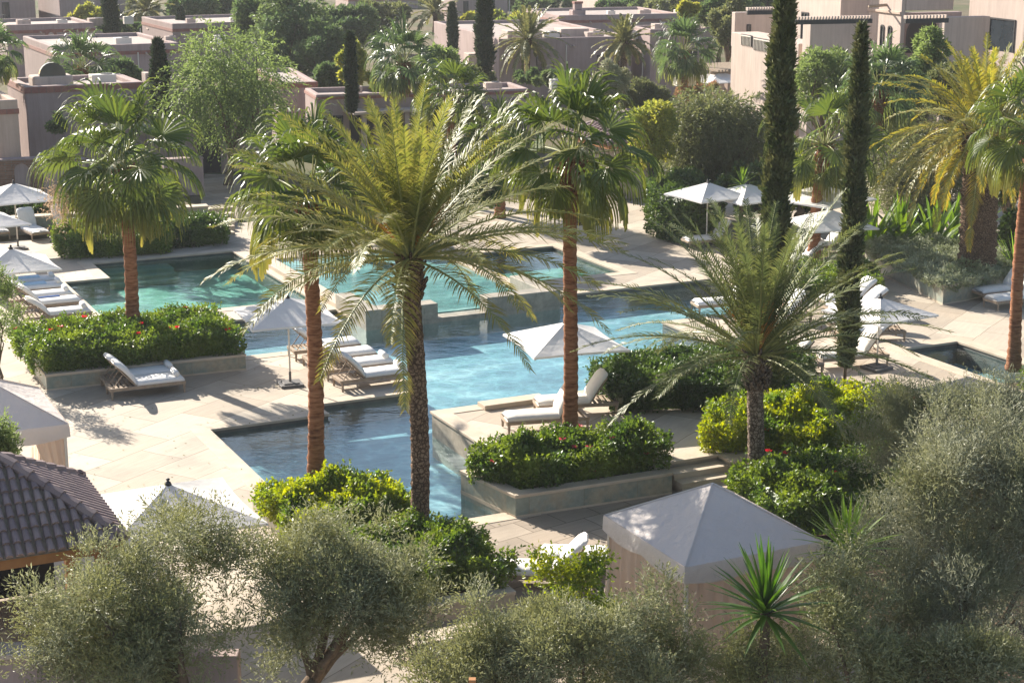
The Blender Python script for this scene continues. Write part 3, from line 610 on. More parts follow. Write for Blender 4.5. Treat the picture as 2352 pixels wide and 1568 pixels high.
def spiky(name, label, loc, n, L, wd, m, seed, stem=.0, cat='yucca', low=-20, droop=.25, heads=((0, 0),)):
    rng = random.Random(seed); t = thing(name, label, cat, loc); b = MB(); s = MB()
    for hx, hy in heads:
        s.tube([(hx*.3, hy*.3, -.05), (hx*.7, hy*.7, stem*.6), (hx, hy, stem)], [.09, .08, .07], 8)
        for i in range(n):
            f = i/n; e = R(88+(low-88)*f+rng.uniform(-6, 6)); a = i*2.4; Lq = L*rng.uniform(.85, 1.1); p = Vector((hx, hy, stem-.05*f)); side = Vector((-math.sin(a), math.cos(a), 0)); vs = []; tt = []; ee = e
            for k, wf in enumerate((.55, 1, .85, .55, .06)):
                nrm = Vector((-math.cos(a)*math.sin(ee), -math.sin(a)*math.sin(ee), math.cos(ee)))
                vs += [p-side*wd*wf*.5+nrm*wd*.12*wf, p, p+side*wd*wf*.5+nrm*wd*.12*wf]; tt += [.1*k*f]*3; p = p+Vector((math.cos(a)*math.cos(ee), math.sin(a)*math.cos(ee), math.sin(ee)))*Lq/4; ee -= R(droop*25)*math.cos(e)
            b.add(vs, [q for k in range(4) for q in ((3*k, 3*k+1, 3*k+4, 3*k+3), (3*k+1, 3*k+2, 3*k+5, 3*k+4))], 0, tt)
    s.build('stem', M['bark'], t, True); b.build('leaves', M[m], t); return t
# ------------------------------------------------------------------ furniture
def rounded_slab(b, pts, width, th, m=0, tip_round=True):
    """padded mattress following pts (x,z) with rounded edges"""
    n = len(pts); prof = [(-.5, 0), (-.47, .55), (-.38, .95), (0, 1.04), (.38, .95), (.47, .55), (.5, 0), (.46, -.12), (0, -.15), (-.46, -.12)]; k = len(prof); vs = []
    for i, (x, z) in enumerate(pts):
        d = Vector((pts[min(i+1, n-1)][0]-pts[max(i-1, 0)][0], 0, pts[min(i+1, n-1)][1]-pts[max(i-1, 0)][1])).normalized(); nn = Vector((-d.z, 0, d.x))
        if nn.z < 0: nn = -nn
        wf = 1.0; tf = 1.0
        if tip_round and i == 0: wf = .55; tf = .35
        if tip_round and i == 1: wf = .9; tf = .8
        if i == n-1: tf = .4; wf = .96
        for (u, v) in prof: vs.append(Vector((x, u*width*wf, z))+nn*v*th*tf)
    fs = [(i*k+j, i*k+(j+1) % k, (i+1)*k+(j+1) % k, (i+1)*k+j) for i in range(n-1) for j in range(k)]+[tuple(range(k)), tuple(range(n*k-1, (n-1)*k-1, -1))]
    b.add(vs, fs, m)
def lounger(label, loc, rz, group, back=42, towel=True, cover='towel', name='sun_lounger'):
    """head at -x, foot at +x, hinge at x = -.30"""
    jr = random.Random(label); rz += R(jr.uniform(-2.2, 2.2)); back += jr.uniform(-4, 4); loc = Vector(loc)+AV*jr.uniform(-.06, .06)
    t = thing(name, label, 'sun lounger', loc, rz, group); hw = .34
    b = MB()
    for s in (-1, 1): b.box((0, s*hw, .27), (2.0, .045, .085))
    for x in (-.985, .985): b.box((x, 0, .27), (.045, 2*hw-.045, .085))
    for i in range(16): b.box((-.93+i*.124, 0, .295), (.075, 2*hw-.05, .02))
    b.build('frame', M['wood'], t, bevel=.006)
    for x in (-.95, .95):
        for s in (-1, 1):
            b = MB(); b.tube([(x, s*hw, .24), (x, s*hw, 0)], [.036, .026], 4); b.build('leg', M['wood'], t)
    e = R(back); hx, hz = -.28, .315
    b = MB(); rounded_slab(b, [(hx-.10*0, hz+.0)]+[(hx+u, hz) for u in (.03, .2, .4, .6, .8, 1.0, 1.2, 1.26)], .68, .11, tip_round=False); b.build('seat_cushion', M[cover], t, True)
    L_b = .84; pts = [(hx-math.cos(e)*u*L_b, hz+.0+math.sin(e)*u*L_b+.05*math.sin(u*3.1)) for u in (1.0, .95, .8, .6, .4, .2, .03)]
    b = MB(); rounded_slab(b, pts, .68, .11); b.build('back_cushion', M[cover], t, True)
    b = MB(); c = Vector((hx-math.cos(e)*L_b*.45, 0, hz+math.sin(e)*L_b*.45-.03)); Mx = Matrix.Rotation(e, 4, 'Y')
    for s in (-1, 1): b.box(c+Vector((0, s*.29, 0)), (.78, .035, .03), M=Mx)
    for i in range(6): b.box(c+Mx @ Vector((-.33+.13*i, 0, 0)), (.07, .56, .015), M=Mx)
    b.build('backrest_frame', M['wood'], t)
    b = MB()
    for s in (-1, 1): b.tube([(hx-math.cos(e)*.5, s*.24, hz+math.sin(e)*.5-.04), (hx-.62, s*.24, .29)], .014, 5)
    b.tube([(hx-.62, -.24, .29), (hx-.62, .24, .29)], .012, 5); b.build('prop_strut', M['wood'], t)
    if towel:
        b = MB(); b.tube([(.80, -.25, hz+.17), (.80, -.24, hz+.17), (.80, 0, hz+.172), (.80, .24, hz+.17), (.80, .25, hz+.17)], [.03, .075, .08, .075, .03], 12); b.build('rolled_towel', M['towel'], t, True)
    return t
def umbrella(label, loc, rz, group, side=2.45, top=2.42, drop=.52, cols=('canvas',), base=True, ztilt=0, ground=0.0):
    t = thing('parasol', label, 'umbrella', loc, rz, group); h = side/2; z0 = top-drop; N_ = 12
    b = MB(); vs = []; ids = {}
    def zz(x, y):
        u = max(abs(x), abs(y))/h; v = min(abs(x), abs(y))/max(1e-6, max(abs(x), abs(y)))
        return top-drop*u**.92-.045*u*(1-v**2)*math.sin(u*math.pi)*1.0+.0*v-.05*u*u*(v**4)
    def ringpts(u, k=6):
        o = []
        for q, (sx, sy) in enumerate(((-1, -1), (1, -1), (1, 1), (-1, 1))):
            ex, ey = ((1, -1), (1, 1), (-1, 1), (-1, -1))[q]
            for i in range(k): f = i/k; c_ = 1-.05*u*(1-(2*f-1)**2); x, y = (sx+(ex-sx)*f), (sy+(ey-sy)*f); o.append((x*h*u*c_, y*h*u*c_, top-drop*u-.035*math.sin(u*math.pi)*(1-(2*f-1)**2)))
        return o
    NR = 6; KK = 24; vs = [(0, 0, top)]
    for r_ in range(1, NR+1): vs += ringpts(r_/NR)
    fs = [(0, 1+i, 1+(i+1) % KK) for i in range(KK)]+[(1+(r_-1)*KK+i, 1+r_*KK+i, 1+r_*KK+(i+1) % KK, 1+(r_-1)*KK+(i+1) % KK) for r_ in range(1, NR) for i in range(KK)]
    b.add(vs, fs); ed = [1+(NR-1)*KK+i for i in range(KK)]
    k = len(ed); low = [(vs[e][0]*1.003, vs[e][1]*1.003, vs[e][2]-.05) for e in ed]; n0 = len(b.v); b.v += low; b.t += [0]*k
    for i in range(k): b.f.append((ed[i], ed[(i+1) % k], n0+(i+1) % k, n0+i)); b.m.append(0)
    cn = b.build('canopy', M[cols[0]], t, False)
    b = MB(); b.tube([(0, 0, .02), (0, 0, top-.02)], .024, 10); b.build('pole', M['pole'], t, True)
    b = MB(); b.tube([(0, 0, top-.03), (0, 0, top+.03), (0, 0, top+.05), (0, 0, top+.09), (0, 0, top+.11)], [.07, .05, .02, .04, .008], 10); b.build('finial', M['metal_dark'], t, True)
    for i in range(8):
        a = i*math.pi/4; l = h*.97*(1.414 if i % 2 else 1); ex, ey = math.cos(a)*l, math.sin(a)*l; b = MB(); b.tube([(0, 0, top-.05), (ex, ey, zz(ex*.999, ey*.999)-.05)], .009, 4)
        b.tube([(0, 0, top-.75), (ex*.5, ey*.5, zz(ex*.5, ey*.5)-.05)], .007, 4); b.build('rib', M['wood'], t)
    if base:
        b = MB(); b.box((0, 0, .035), (.62, .62, .07)); b.box((0, 0, .085), (.42, .42, .035)); b.tube([(0, 0, .09), (0, 0, .38)], .036, 10); b.build('base', M['parasol_base'], t, bevel=.01)
    return t
GL = 'sun loungers round the pools'
def LP(a, b_, z=0): return W(a, b_, z)
# near left pair in front of the left planter
lounger('white lounger nearest the left planter wall in the lone pair on the left deck', LP(10.22, 44.16), RZ, GL, 46)
lounger('white lounger in front of its twin in the lone pair on the left deck', LP(10.22, 43.30), RZ, GL, 44)
# four on the peninsula
PEN = ['farthest white lounger of the row of four on the pool peninsula', 'second white lounger from the far end of the row on the pool peninsula',
       'third white lounger of the peninsula row with a rolled towel', 'nearest white lounger of the peninsula row with a rolled towel at its foot']
for i, bb in enumerate((44.95, 43.75, 42.6, 41.45)): lounger(PEN[i], LP(15.85, bb), RZ, GL, 44+2*(i % 2), towel=i > 1)
# raised terrace loungers seen from behind (head toward the camera right)
lounger('lounger on the raised terrace seen from behind, left of the palm trunk', LP(17.55, 34.45, TZ+.012), RZ+R(165), GL, 58, towel=False, cover='cushion')
lounger('lounger on the raised terrace behind the palm trunk and beside the dark hedge', LP(18.85, 35.25, TZ+.012), RZ+R(163), GL, 58, towel=False, cover='cushion')
# left pool side row
LR = ['white lounger under the left parasol, farthest of the row beside the green pool', 'second lounger of the row beside the green pool, pale blue towel on it', 'third lounger of the row beside the green pool',
      'fourth lounger of the row beside the green pool, with a navy towel', 'lounger half behind the flowering hedge, nearest of the row by the green pool']
lrs = []
for i, bb in enumerate((57.4, 56.3, 55.0, 53.9, 52.3)): lrs.append(lounger(LR[i], LP(9.75, bb), RZ, GL, 38+3*(i % 2), towel=i != 3))
for i, c_ in ((1, 'towel_blue'), (3, 'towel_navy'), (0, 'towel_blue')):
    b = MB(); b.box((.05, .05 if i != 3 else .22, .435), (.75, .42 if i != 3 else .2, .03)); b.build('flat_towel', M[c_], lrs[i], bevel=.012)
# back left row facing the camera
for i, (px, py, lb) in enumerate(((-8, 552, 'lounger cut by the left edge facing the camera before the grey garden wall'), (82, 553, 'upright white lounger facing the camera right of the left parasol pole'), (162, 545, 'upright white lounger facing the camera beneath the palm leaves at the left hedge'))):
    g = G(px, py); lounger(lb, g+BV*.9, RZ-R(90-8), GL, 62, towel=False)
# right deck
g = W(29.0, 37.0)
lounger('white lounger seen from behind right of the thin cypress trunk by the right pool', W(27.3, 36.0, TZ+.012)+AV*.2, RZ+R(172), GL, 55, towel=False, cover='cushion')
lounger('white lounger seen from behind left of the thin cypress trunk by the right pool', W(25.6, 36.2, TZ+.012), RZ+R(150), GL, 55, towel=False, cover='cushion')
RR = ['farthest white lounger beyond the right white parasol', 'white lounger beyond the right parasol, backrest showing above its canopy', 'white lounger under the right edge of the low white parasol', 'nearest white lounger under the low white parasol with its slatted head end showing']
for i, (a, bb) in enumerate(((33.0, 43.4), (32.5, 42.3), (31.4, 40.9), (31.0, 39.6))): lounger(RR[i], W(a, bb), RZ+R(176-4*i), GL, 34+6*(i < 2), towel=False)
lounger('white lounger left of the pair at the right frame edge', W(38.3, 42.2), RZ+R(178), GL, 48, towel=False)
lounger('white lounger right of the pair at the right frame edge, closer to the palm trunk', W(37.9, 41.1), RZ+R(178), GL, 48, towel=False)
BK = ['white lounger behind the grey green date palm, left of two by the pool corner', 'white lounger behind the grey green date palm, right of two by the pool corner', 'white upright lounger beside the clipped round bush', 'white lounger beneath the smallest back parasol left of the red trunk', 'white lounger beneath the back parasol right of the red trunk']
for i, (px, py, rr) in enumerate(((1660, 715, 170), (1790, 740, 170), (1625, 566, 175), (1830, 610, 160), (1890, 580, 175))): lounger(BK[i], G(px, py), RZ+R(rr), GL, 48, towel=False)
# foreground pair by the tent
lounger('white lounger left of the pair near the tent, seen from behind', G(1235, 1345)+AV*.1, RZ+R(150), GL, 50, towel=False)
lounger('white lounger right of the pair, touching the beige tent curtain', G(1350, 1310)+AV*.1, RZ+R(150), GL, 28, towel=False)
# parasols
GU = 'white square parasols'
umbrella('white square parasol with its pole in the left deck at the peninsula loungers', G(667, 884), RZ-R(6), GU)
umbrella('white square parasol low over the blue water behind the red palm trunk', W(18.9, 36.0, TZ+.01), RZ-R(8), GU, top=2.1, drop=.5)
umbrella('white square parasol behind the olive trees at the bottom left', W(7.25, 29.4), RZ, GU, side=2.85, top=2.25)
umbrella('white square parasol with its tall pole at the right pool, shading several loungers', W(27.95, 35.35, TZ+.01), RZ+R(8), GU, side=2.15, top=1.95, drop=.4)
umbrella('white square parasol over the lounger row beside the green pool', G(38, 748), RZ, GU, side=2.5)
umbrella('white square parasol with a thin pole before the garden wall at the upper left', G(42, 572), RZ+R(5), GU, side=2.7, top=2.5, drop=.55)
umbrella('white square parasol cut by the left edge, just below the upper left one', G(-38, 640), RZ+R(10), GU, side=2.7, top=2.5)
umbrella('white square parasol beside the clipped round bush', G(1622, 566), RZ+R(5), GU, side=2.35, top=2.45, drop=.5)
umbrella('white square parasol half hidden behind the tip of the grey green date palm', G(1712, 562), RZ+R(5), GU, side=2.5, top=2.35)
umbrella('white square parasol behind the red palm trunk at the back right', G(1878, 596), RZ+R(20), GU, side=2.9, top=2.75)
umbrella('small white parasol low between the red palm trunk and the thin cypress', G(1902, 622), RZ-R(10), GU, side=2.5, top=2.2)
umbrella('white square parasol standing beside the pergola of the sand house', G(1650, 262), RZ, GU, side=3.2, top=2.6)
fu = thing('closed_parasol', 'closed blue parasol standing before the dark pavilion behind the palms', 'umbrella', G(1192, 345))
b = MB(); b.tube([(0, 0, .02), (0, 0, 2.6)], .03, 8); b.build('pole', M['pole'], fu, True)
b = MB(); b.tube([(0, 0, .8), (0, 0, 1.0), (0, 0, 1.8), (0, 0, 2.5), (0, 0, 2.7)], [.10, .17, .15, .09, .02], 10, bump=lambda i, k: 1+.25*(k % 2)); b.build('canopy', M['blue_canvas'], fu, True)
# ------------------------------------------------------------------ tents
def tent(label, c, s, zt, za, zb=0.0, open_=False, group=None, rz=RZ):
    t = thing('cabana_tent', label, 'cabana', c, rz, group); h = s/2; b = MB()
    n = 10; vs = []; ids = {}
    def zf(x, y):
        u = max(abs(x), abs(y))/h; v = min(abs(x), abs(y))/max(1e-6, max(abs(x), abs(y))); return za-(za-zt)*u-.05*math.sin(u*math.pi)*(1-v)
    vs = [(0, 0, za)]; KK = 24; NR = 6
    for r_ in range(1, NR+1):
        u = r_/NR
        for q, (sx, sy) in enumerate(((-1, -1), (1, -1), (1, 1), (-1, 1))):
            ex, ey = ((1, -1), (1, 1), (-1, 1), (-1, -1))[q]
            for i in range(6): f = i/6; x, y = (sx+(ex-sx)*f)*h*u, (sy+(ey-sy)*f)*h*u; vs.append((x, y, zf(x, y)))
    b.add(vs, [(0, 1+i, 1+(i+1) % KK) for i in range(KK)]+[(1+(r_-1)*KK+i, 1+r_*KK+i, 1+r_*KK+(i+1) % KK, 1+(r_-1)*KK+(i+1) % KK) for r_ in range(1, NR) for i in range(KK)])
    b.build('roof', M['tent'], t, False)
    b = MB()
    for k in range(4):
        a = k*math.pi/2; d = Vector((math.cos(a), math.sin(a), 0)); q = Vector((-d.y, d.x, 0)); N_ = 24; vs = []
        for i in range(N_+1):
            u = -1+2*i/N_; sag = .26+.08*abs(math.sin(u*math.pi))-.06*math.cos(u*math.pi*.5)*0; p = d*(h+.02)+q*u*(h+.02)
            vs += [(p.x, p.y, zt+.01), (p.x*1.005, p.y*1.005, zt-.05), (p.x*1.01, p.y*1.01, zt-sag)]
        b.add(vs, [(3*i+r_, 3*i+3+r_, 3*i+4+r_, 3*i+1+r_) for i in range(N_) for r_ in (0, 1)])
    b.build('valance', M['tent'], t, True)
    for k in range(4):
        a = k*math.pi/2; d = Vector((math.cos(a), math.sin(a), 0)); q = Vector((-d.y, d.x, 0))
        spans = [(-1, 1)] if not open_ else [(-1, -.55), (.55, 1)]
        for (u0, u1) in spans:
            b = MB(); N_ = 70 if not open_ else 24; vs = []; Z = (zt-.18, (zt+zb)*.52, zb+.9, zb+.04)
            for i in range(N_+1):
                f = i/N_; 
                for r_, z in enumerate(Z):
                    g = 1 if not open_ else (1, .65, .35, .55)[r_]; ce = u0 if abs(u0) > abs(u1) else u1; uu = u0+(u1-u0)*f; uu = ce+(uu-ce)*g
                    off = .035*math.sin(f*N_*.9+k)+.02*math.sin(f*N_*2.3+r_); p = d*(h-.05+off*(.5+.4*r_))+q*uu*(h-.05); vs.append((p.x, p.y, z))
            b.add(vs, [(4*i+r_, 4*i+4+r_, 4*i+5+r_, 4*i+1+r_) for i in range(N_) for r_ in range(3)]); b.build('curtain', M['curtain'], t, True)
    for sx in (-1, 1):
        for sy in (-1, 1): b = MB(); b.box((sx*(h-.06), sy*(h-.06), (zt+zb)/2), (.06, .06, zt-zb-.02)); b.build('post', M['pole'], t)
    # seam lines on the ridges
    b = MB()
    for sx in (-1, 1):
        for sy in (-1, 1): b.tube([(sx*h*u, sy*h*u, zf(sx*h*u, sy*h*u)+.012) for u in (0, .25, .5, .75, 1)], .014, 4)
    b.build('piping', M['tent'], t); return t
tent('closed beige cabana tent with pyramid roof at the bottom right of the deck', W(15.03, 23.22), 2.66, 2.2, 3.0)
tent('open beige cabana tent with tied curtains at the left frame edge', W(4.9, 35.6), 3.0, 2.2, 3.05, open_=True)
# tiled roofs
def tiled_roof(name, label, cat, c, hx, hy, ze, zr, ridge, posts, group=None, col=.21, wall=None, rz=RZ):
    """hip roof, half sizes hx,hy, eave height ze, ridge height zr, ridge half length along x"""
    t = thing(name, label, cat, c, rz, group); cols = MB(); under = MB()
    P = [(-hx, -hy, ze), (hx, -hy, ze), (hx, hy, ze), (-hx, hy, ze)]; Rg = [(-ridge, 0, zr), (ridge, 0, zr)]
    under.add(P+Rg, [(0, 1, 5, 4), (1, 2, 5), (2, 3, 4, 5), (3, 0, 4)]); under.v = [(x, y, z-.02) for x, y, z in under.v]
    def run(e, top):
        e, top = Vector(e), Vector(top); d = top-e; L = d.length; k = max(1, int(L/.26)); d.normalize(); nn = Vector((0, 0, 1)); side = d.cross(nn).normalized(); up = side.cross(d)
        for i in range(k+1):
            a = e+d*(i*.26-.02); bb = e+d*min(L, i*.26+.28)
            if (bb-a).length < .05: continue
            vs = []
            for p, r, lift in ((a, col*.40, .035), (bb, col*.31, .0)):
                for q in range(6): th = math.pi*q/5; vs.append(p+side*math.cos(th)*r+up*(math.sin(th)*r*1.05+lift))
            cols.add(vs, [(q, q+1, q+7, q+6) for q in range(5)]+[(0, 5, 4, 3, 2, 1)])
    n = int(2*hx/col)
    for sy in (-1, 1):
        for i in range(n+1):
            x = -hx+.06+(2*hx-.12)*i/n; ax = abs(x); f = 1 if ax <= ridge else (hx-ax)/(hx-ridge)
            run((x, sy*hy, ze), (x, sy*hy*(1-f), ze+(zr-ze)*f))
    n = int(2*hy/col)
    for sx in (-1, 1):
        for i in range(n+1):
            y = -hy+.06+(2*hy-.12)*i/n; f = (hy-abs(y))/hy; run((sx*hx, y, ze), (sx*(hx-(hx-ridge)*f), y, ze+(zr-ze)*f))
    cols.build('roof_tiles', M['roof_tile'], t, False); under.build('roof_deck', M['wood'], t)
    b = MB()
    for p, q in ((P[0], Rg[0]), (P[1], Rg[1]), (P[2], Rg[1]), (P[3], Rg[0]), (Rg[0], Rg[1])):
        p, q = Vector(p), Vector(q); L = (q-p).length; k = max(1, int(L/.3))
        for i in range(k): b.tube([p.lerp(q, i/k)+Vector((0, 0, .045)), p.lerp(q, min(1, (i+1.08)/k))+Vector((0, 0, .03))], [.105, .085], 8)
    b.build('ridge_tiles', M['roof_tile'], t, False)
    b = MB(); b.ring([(-hx+.05, -hy+.05), (hx-.05, -hy+.05), (hx-.05, hy-.05), (-hx+.05, hy-.05)], [(-hx+.2, -hy+.2), (hx-.2, -hy+.2), (hx-.2, hy-.2), (-hx+.2, hy-.2)], ze-.2, ze-.03); b.build('eave_beam', M['wood_orange'], t)
    if wall:
        b = MB(); b.ring([(-hx+.5, -hy+.5), (hx-.5, -hy+.5), (hx-.5, hy-.5), (-hx+.5, hy-.5)], [(-hx+.75, -hy+.75), (hx-.75, -hy+.75), (hx-.75, hy-.75), (-hx+.75, hy-.75)], 0, ze-.2); b.build('wall', M[wall], t)
        b = MB(); b.box((hx*.1, -hy+.49, 1.25), (.5, .04, 1.3)); b.build('window', M['glass'], t)
    else:
        for sx in (-1, 1):
            for sy in (-1, 1): b = MB(); b.box((sx*(hx-.35), sy*(hy-.35), ze/2-.1), (.22, .22, ze-.2)); b.build('post', M['wood_orange'], t)
        b = MB(); b.box((0, 0, .5), (2*hx-1.6, 2*hy-1.4, 1.0)); b.build('bar_counter', M['wood'], t)
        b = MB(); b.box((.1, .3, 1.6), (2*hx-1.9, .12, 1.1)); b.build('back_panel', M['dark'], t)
    return t
tiled_roof('tiled_pavilion', 'open pavilion with grey pink barrel tile roof at the bottom left edge', 'pavilion', W(3.55, 27.95), 2.2, 1.72, 2.5, 3.62, .55, True, col=.165)
_k = G(1500, 455); tiled_roof('tiled_kiosk', 'small sand walled kiosk with striped tile roof behind the round bush', 'kiosk', _k+BV*2+AV*.2, 2.6, 2.2, 2.5, 3.6, .5, False, wall='stucco_light', col=.3)
# ------------------------------------------------------------------ planters and hedges
p1 = [W(7.9, 44.65), W(13.3, 44.4), W(13.3, 47.9), W(7.9, 48.2)]
planter('long low planter of green stone tiles on the left deck', p1, .45)
hedge('red_flower_hedge', 'bushy hedge with red flowers filling the left planter', 'hedge', [W(7.75, 44.85), W(13.2, 44.6), W(13.2, 47.6), W(7.75, 47.9)], .36, .80, 26000, 'hedge', flowers=16, seed=3, amp=.12, fsize=.075)
p4 = [W(14.86, 30.5), W(18.6, 30.36), W(18.75, 32.5), W(14.5, 32.5)]
planter('pale stone planter with mottled green tiles in the middle, touching the water', p4, .50)
hedge('red_flower_hedge', 'bushy hedge with red flowers round the middle palm, in the central planter', 'hedge', [W(15.05, 30.9), W(18.6, 30.75), W(18.6, 32.2), W(14.6, 32.2)], .4, .78, 22000, 'hedge', flowers=16, fm='bloom_pink', fsize=.075, seed=4, amp=.22, edge=.7)
hedge('clipped_hedge', 'dark glossy clipped hedge on the raised terrace along the pool', 'hedge', [W(19.75, 34.8), W(22.7, 33.7), W(25.3, 34.6), W(25.3, 36.8), W(20.1, 36.8)], TZ, .85, 30000, 'hedge_dark', seed=5, amp=.12)
hedge('yellow_green_bush', 'bright yellow green bush mass around the grey date palm and cypress trunks', 'bush', [W(19.95, 31.3), W(22.4, 30.0), W(25.4, 30.6), W(25.1, 32.4), W(21.4, 32.7)], TZ-.1, .85, 27000, 'hedge_yellow', flowers=6, seed=6, amp=.22, edge=.7)
hedge('red_flower_hedge', 'hedge dotted with red flowers behind the beige tent roof', 'hedge', [W(18.9, 26.9), W(22.4, 26.2), W(23.6, 28.3), W(21.6, 29.1), W(19.2, 28.9)], 0, 1.0, 26000, 'hedge', flowers=14, seed=7, amp=.2, edge=.7, fsize=.07)
planter('low planter edge stone under the bush at the pool corner', [W(10.0, 31.0), W(12.55, 30.9), W(12.55, 33.2), W(10.0, 33.3)], .35)
hedge('lime_bush', 'lime green leafy bush at the foot of the left red palm by the pool', 'bush', [W(9.95, 30.6), W(12.5, 30.6), W(12.5, 32.3), W(10.1, 32.7)], .25, .62, 17000, 'hedge_yellow', seed=8, amp=.2, edge=.7, leaf=.10, wd=.06)
planter('low beige planter under the bush at the foot of the tall date palm', [W(10.0, 26.3), W(12.75, 26.2), W(12.8, 29.1), W(10.0, 29.2)], .35, m='coping')
hedge('leafy_bush', 'green leafy bush at the foot of the tall brown date palm', 'bush', [W(10.2, 26.8), W(12.7, 26.7), W(12.9, 29.0), W(10.2, 29.0)], .25, .68, 19000, 'hedge', seed=9, amp=.22, edge=.7, leaf=.10, wd=.055)
hedge('clipped_hedge', 'low dark hedge at the far end of the green pool on the left', 'hedge', [tuple(G(150, 597))[:2], tuple(G(385, 583))[:2], tuple(G(395, 548))[:2], tuple(G(130, 560))[:2]], 0, .85, 16000, 'hedge', seed=10, amp=.1, leaf=.12, wd=.07)
hedge('clipped_hedge', 'second low hedge right of the red trunk beyond the green pool', 'hedge', [tuple(G(400, 572))[:2], tuple(G(520, 560))[:2], tuple(G(505, 535))[:2], tuple(G(400, 545))[:2]], 0, .8, 9000, 'hedge_dark', seed=11, leaf=.12, wd=.07)
hedge('clipped_hedge', 'dark hedge along the top of the grey garden wall at the left', 'hedge', [tuple(G(-30, 530))[:2], tuple(G(170, 520))[:2], tuple(G(168, 510))[:2], tuple(G(-30, 519))[:2]], 0, .95, 12000, 'hedge_dark', seed=12, leaf=.14, wd=.08)
hedge('round_bush', 'large clipped round bush behind the pools beside the white parasol', 'bush', [tuple(G(1497, 548))[:2], tuple(G(1560, 562))[:2], tuple(G(1640, 545))[:2], tuple(G(1650, 500))[:2], tuple(G(1500, 505))[:2]], 0, 2.1, 24000, 'hedge_dark', seed=13, leaf=.13, wd=.08, edge=1.3, amp=.15)
hedge('garden_hedge', 'hedge strip between pool deck and the thin cypress', 'hedge', [tuple(G(1700, 690))[:2], tuple(G(2010, 680))[:2], tuple(G(2000, 640))[:2], tuple(G(1760, 640))[:2]], 0, .6, 12000, 'hedge', seed=14, leaf=.1, amp=.15)
hedge('red_flower_hedge', 'hedge with a red flower behind the grey shrubs at the right pool corner', 'hedge', [W(30.3, 29.5), W(37.5, 29.5), W(36.5, 34.0), W(33.5, 34.2), W(30.6, 32.4)], 0, .9, 20000, 'hedge', flowers=3, seed=15, amp=.2, edge=.6)
p8 = [G(1985, 612), G(2165, 700), G(2215, 692), G(2310, 668), G(2280, 600), G(2060, 590)]
planter('angular green tiled planter at the right, below the thick palm trunk', p8, .62)
hedge('silver_ground_cover', 'low silvery ground cover mounds in the angular right planter', 'plant', p8, .52, .26, 17000, 'silver', seed=16, leaf=.13, wd=.045, amp=.17, edge=.4)
# ------------------------------------------------------------------ the palms
fan_palm('fan_palm', 'large fan palm with red trunk rising from the left planter', G(312, 800, .4)+BV*.0, wz(G(312, 790, .3).y, 385)-.3, 2.4, .17, 11, 40, low=-60, flowers=True, segs=28, lean=(-.12, 0))
fan_palm('fan_palm', 'fan palm with red trunk at the left pool corner, crown behind the date palm', G(728, 1130, .3), wz(G(728, 1118).y, 440)-.3, 1.85, .155, 12, 32, low=-42, droop=.85, lean=(.0, .2), segs=28)
fan_palm('fan_palm', 'fan palm with ringed red trunk in the central planter', G(1305, 1055, .45), wz(G(1305, 1045, .4).y, 355)-.45, 1.9, .15, 13, 34, low=-50, segs=28, lean=(.05, 0), droop=.95)
fan_palm('fan_palm', 'fan palm with bare red trunk between the two tall cypresses', G(1865, 610), wz(G(1865, 605).y, 330), 2.2, .19, 14, 32, low=-60, segs=24, lean=(.25, 0))
fan_palm('fan_palm', 'fan palm with slim red trunk at the right frame edge', G(2325, 850), wz(G(2325, 845).y, 300), 1.9, .15, 15, 30, low=-55, segs=26)
fan_palm('fan_palm', 'short red trunk palm hidden behind the large left fan palm', G(273, 560), wz(G(273, 558).y, 410), 2.0, .22, 16, 26, low=-60, segs=18)
fan_palm('fan_palm', 'small fan palm above the large left fan palm, before the far houses', atD(190, 200, 88), .01+.9, 2.1, .15, 17, 34, 'fan_dark', low=-50, segs=18)
fan_palm('fan_palm', 'bushy fan palm at the upper middle beside the yellow tree', atD(930, 215, 84), wz(84, 145)-wz(84, 215), 2.1, .2, 18, 42, 'fan_dark', low=-58, segs=18)
fan_palm('fan_palm', 'fan palm left of the pergola before the rose house', atD(1570, 235, 92), wz(92, 120)-wz(92, 235), 2.0, .18, 19, 38, 'fan_dark', low=-58, segs=18)
fan_palm('fan_palm', 'fan palm crown showing just behind the top of the tall date palm', G(1040, 470), wz(G(1040, 470).y, 225), 1.9, .17, 20, 36, low=-50, segs=20)
fan_palm('fan_palm', 'fan palm cut by the left frame edge above the small house', atD(-14, 210, 80), 1.7, 1.7, .15, 21, 30, 'fan_dark', low=-50, segs=18)
fan_palm('fan_palm', 'dark fan palm crown between the thin cypress and the sand house', atD(2015, 300, 66), wz(66, 205)-wz(66, 300), 2.0, .17, 23, 36, 'fan_dark', low=-55, segs=18)
fan_palm('fan_palm', 'fan palm behind the red trunked middle palm, crown low and wide', G(1150, 500), wz(G(1150, 500).y, 330), 1.9, .17, 24, 34, low=-50, segs=20)
date_palm('date_palm', 'tall date palm in the centre with feathery olive crown and brown scaly trunk', G(965, 1262, .3), wz(G(965, 1252, .25).y, 590)-.3, 3.0, .18, 31, 72, 'date', lean=(-.08, 0), bend=47, ll=.50, lw=.027, nl=60, low=-8, orange=5)
date_palm('date_palm', 'date palm with grey scaly trunk and dark crown right of centre', G(1730, 1115, .1), wz(G(1730, 1112).y, 820), 3.15, .185, 32, 70, 'date2', ll=.46, lw=.028, nl=56, low=2, top=88, orange=6, trunk_m='date_trunk_grey', bend=46)
date_palm('date_palm', 'stout palm with thick brown trunk and yellow feathery crown at the right', G(2240, 622, .5), wz(G(2240, 615, .5).y, 300)-.5, 3.0, .62, 33, 84, 'date_yellow', nl=56, low=-40, orange=1, bulge=1.15, ll=.46, lw=.034, stub=90, bend=58)
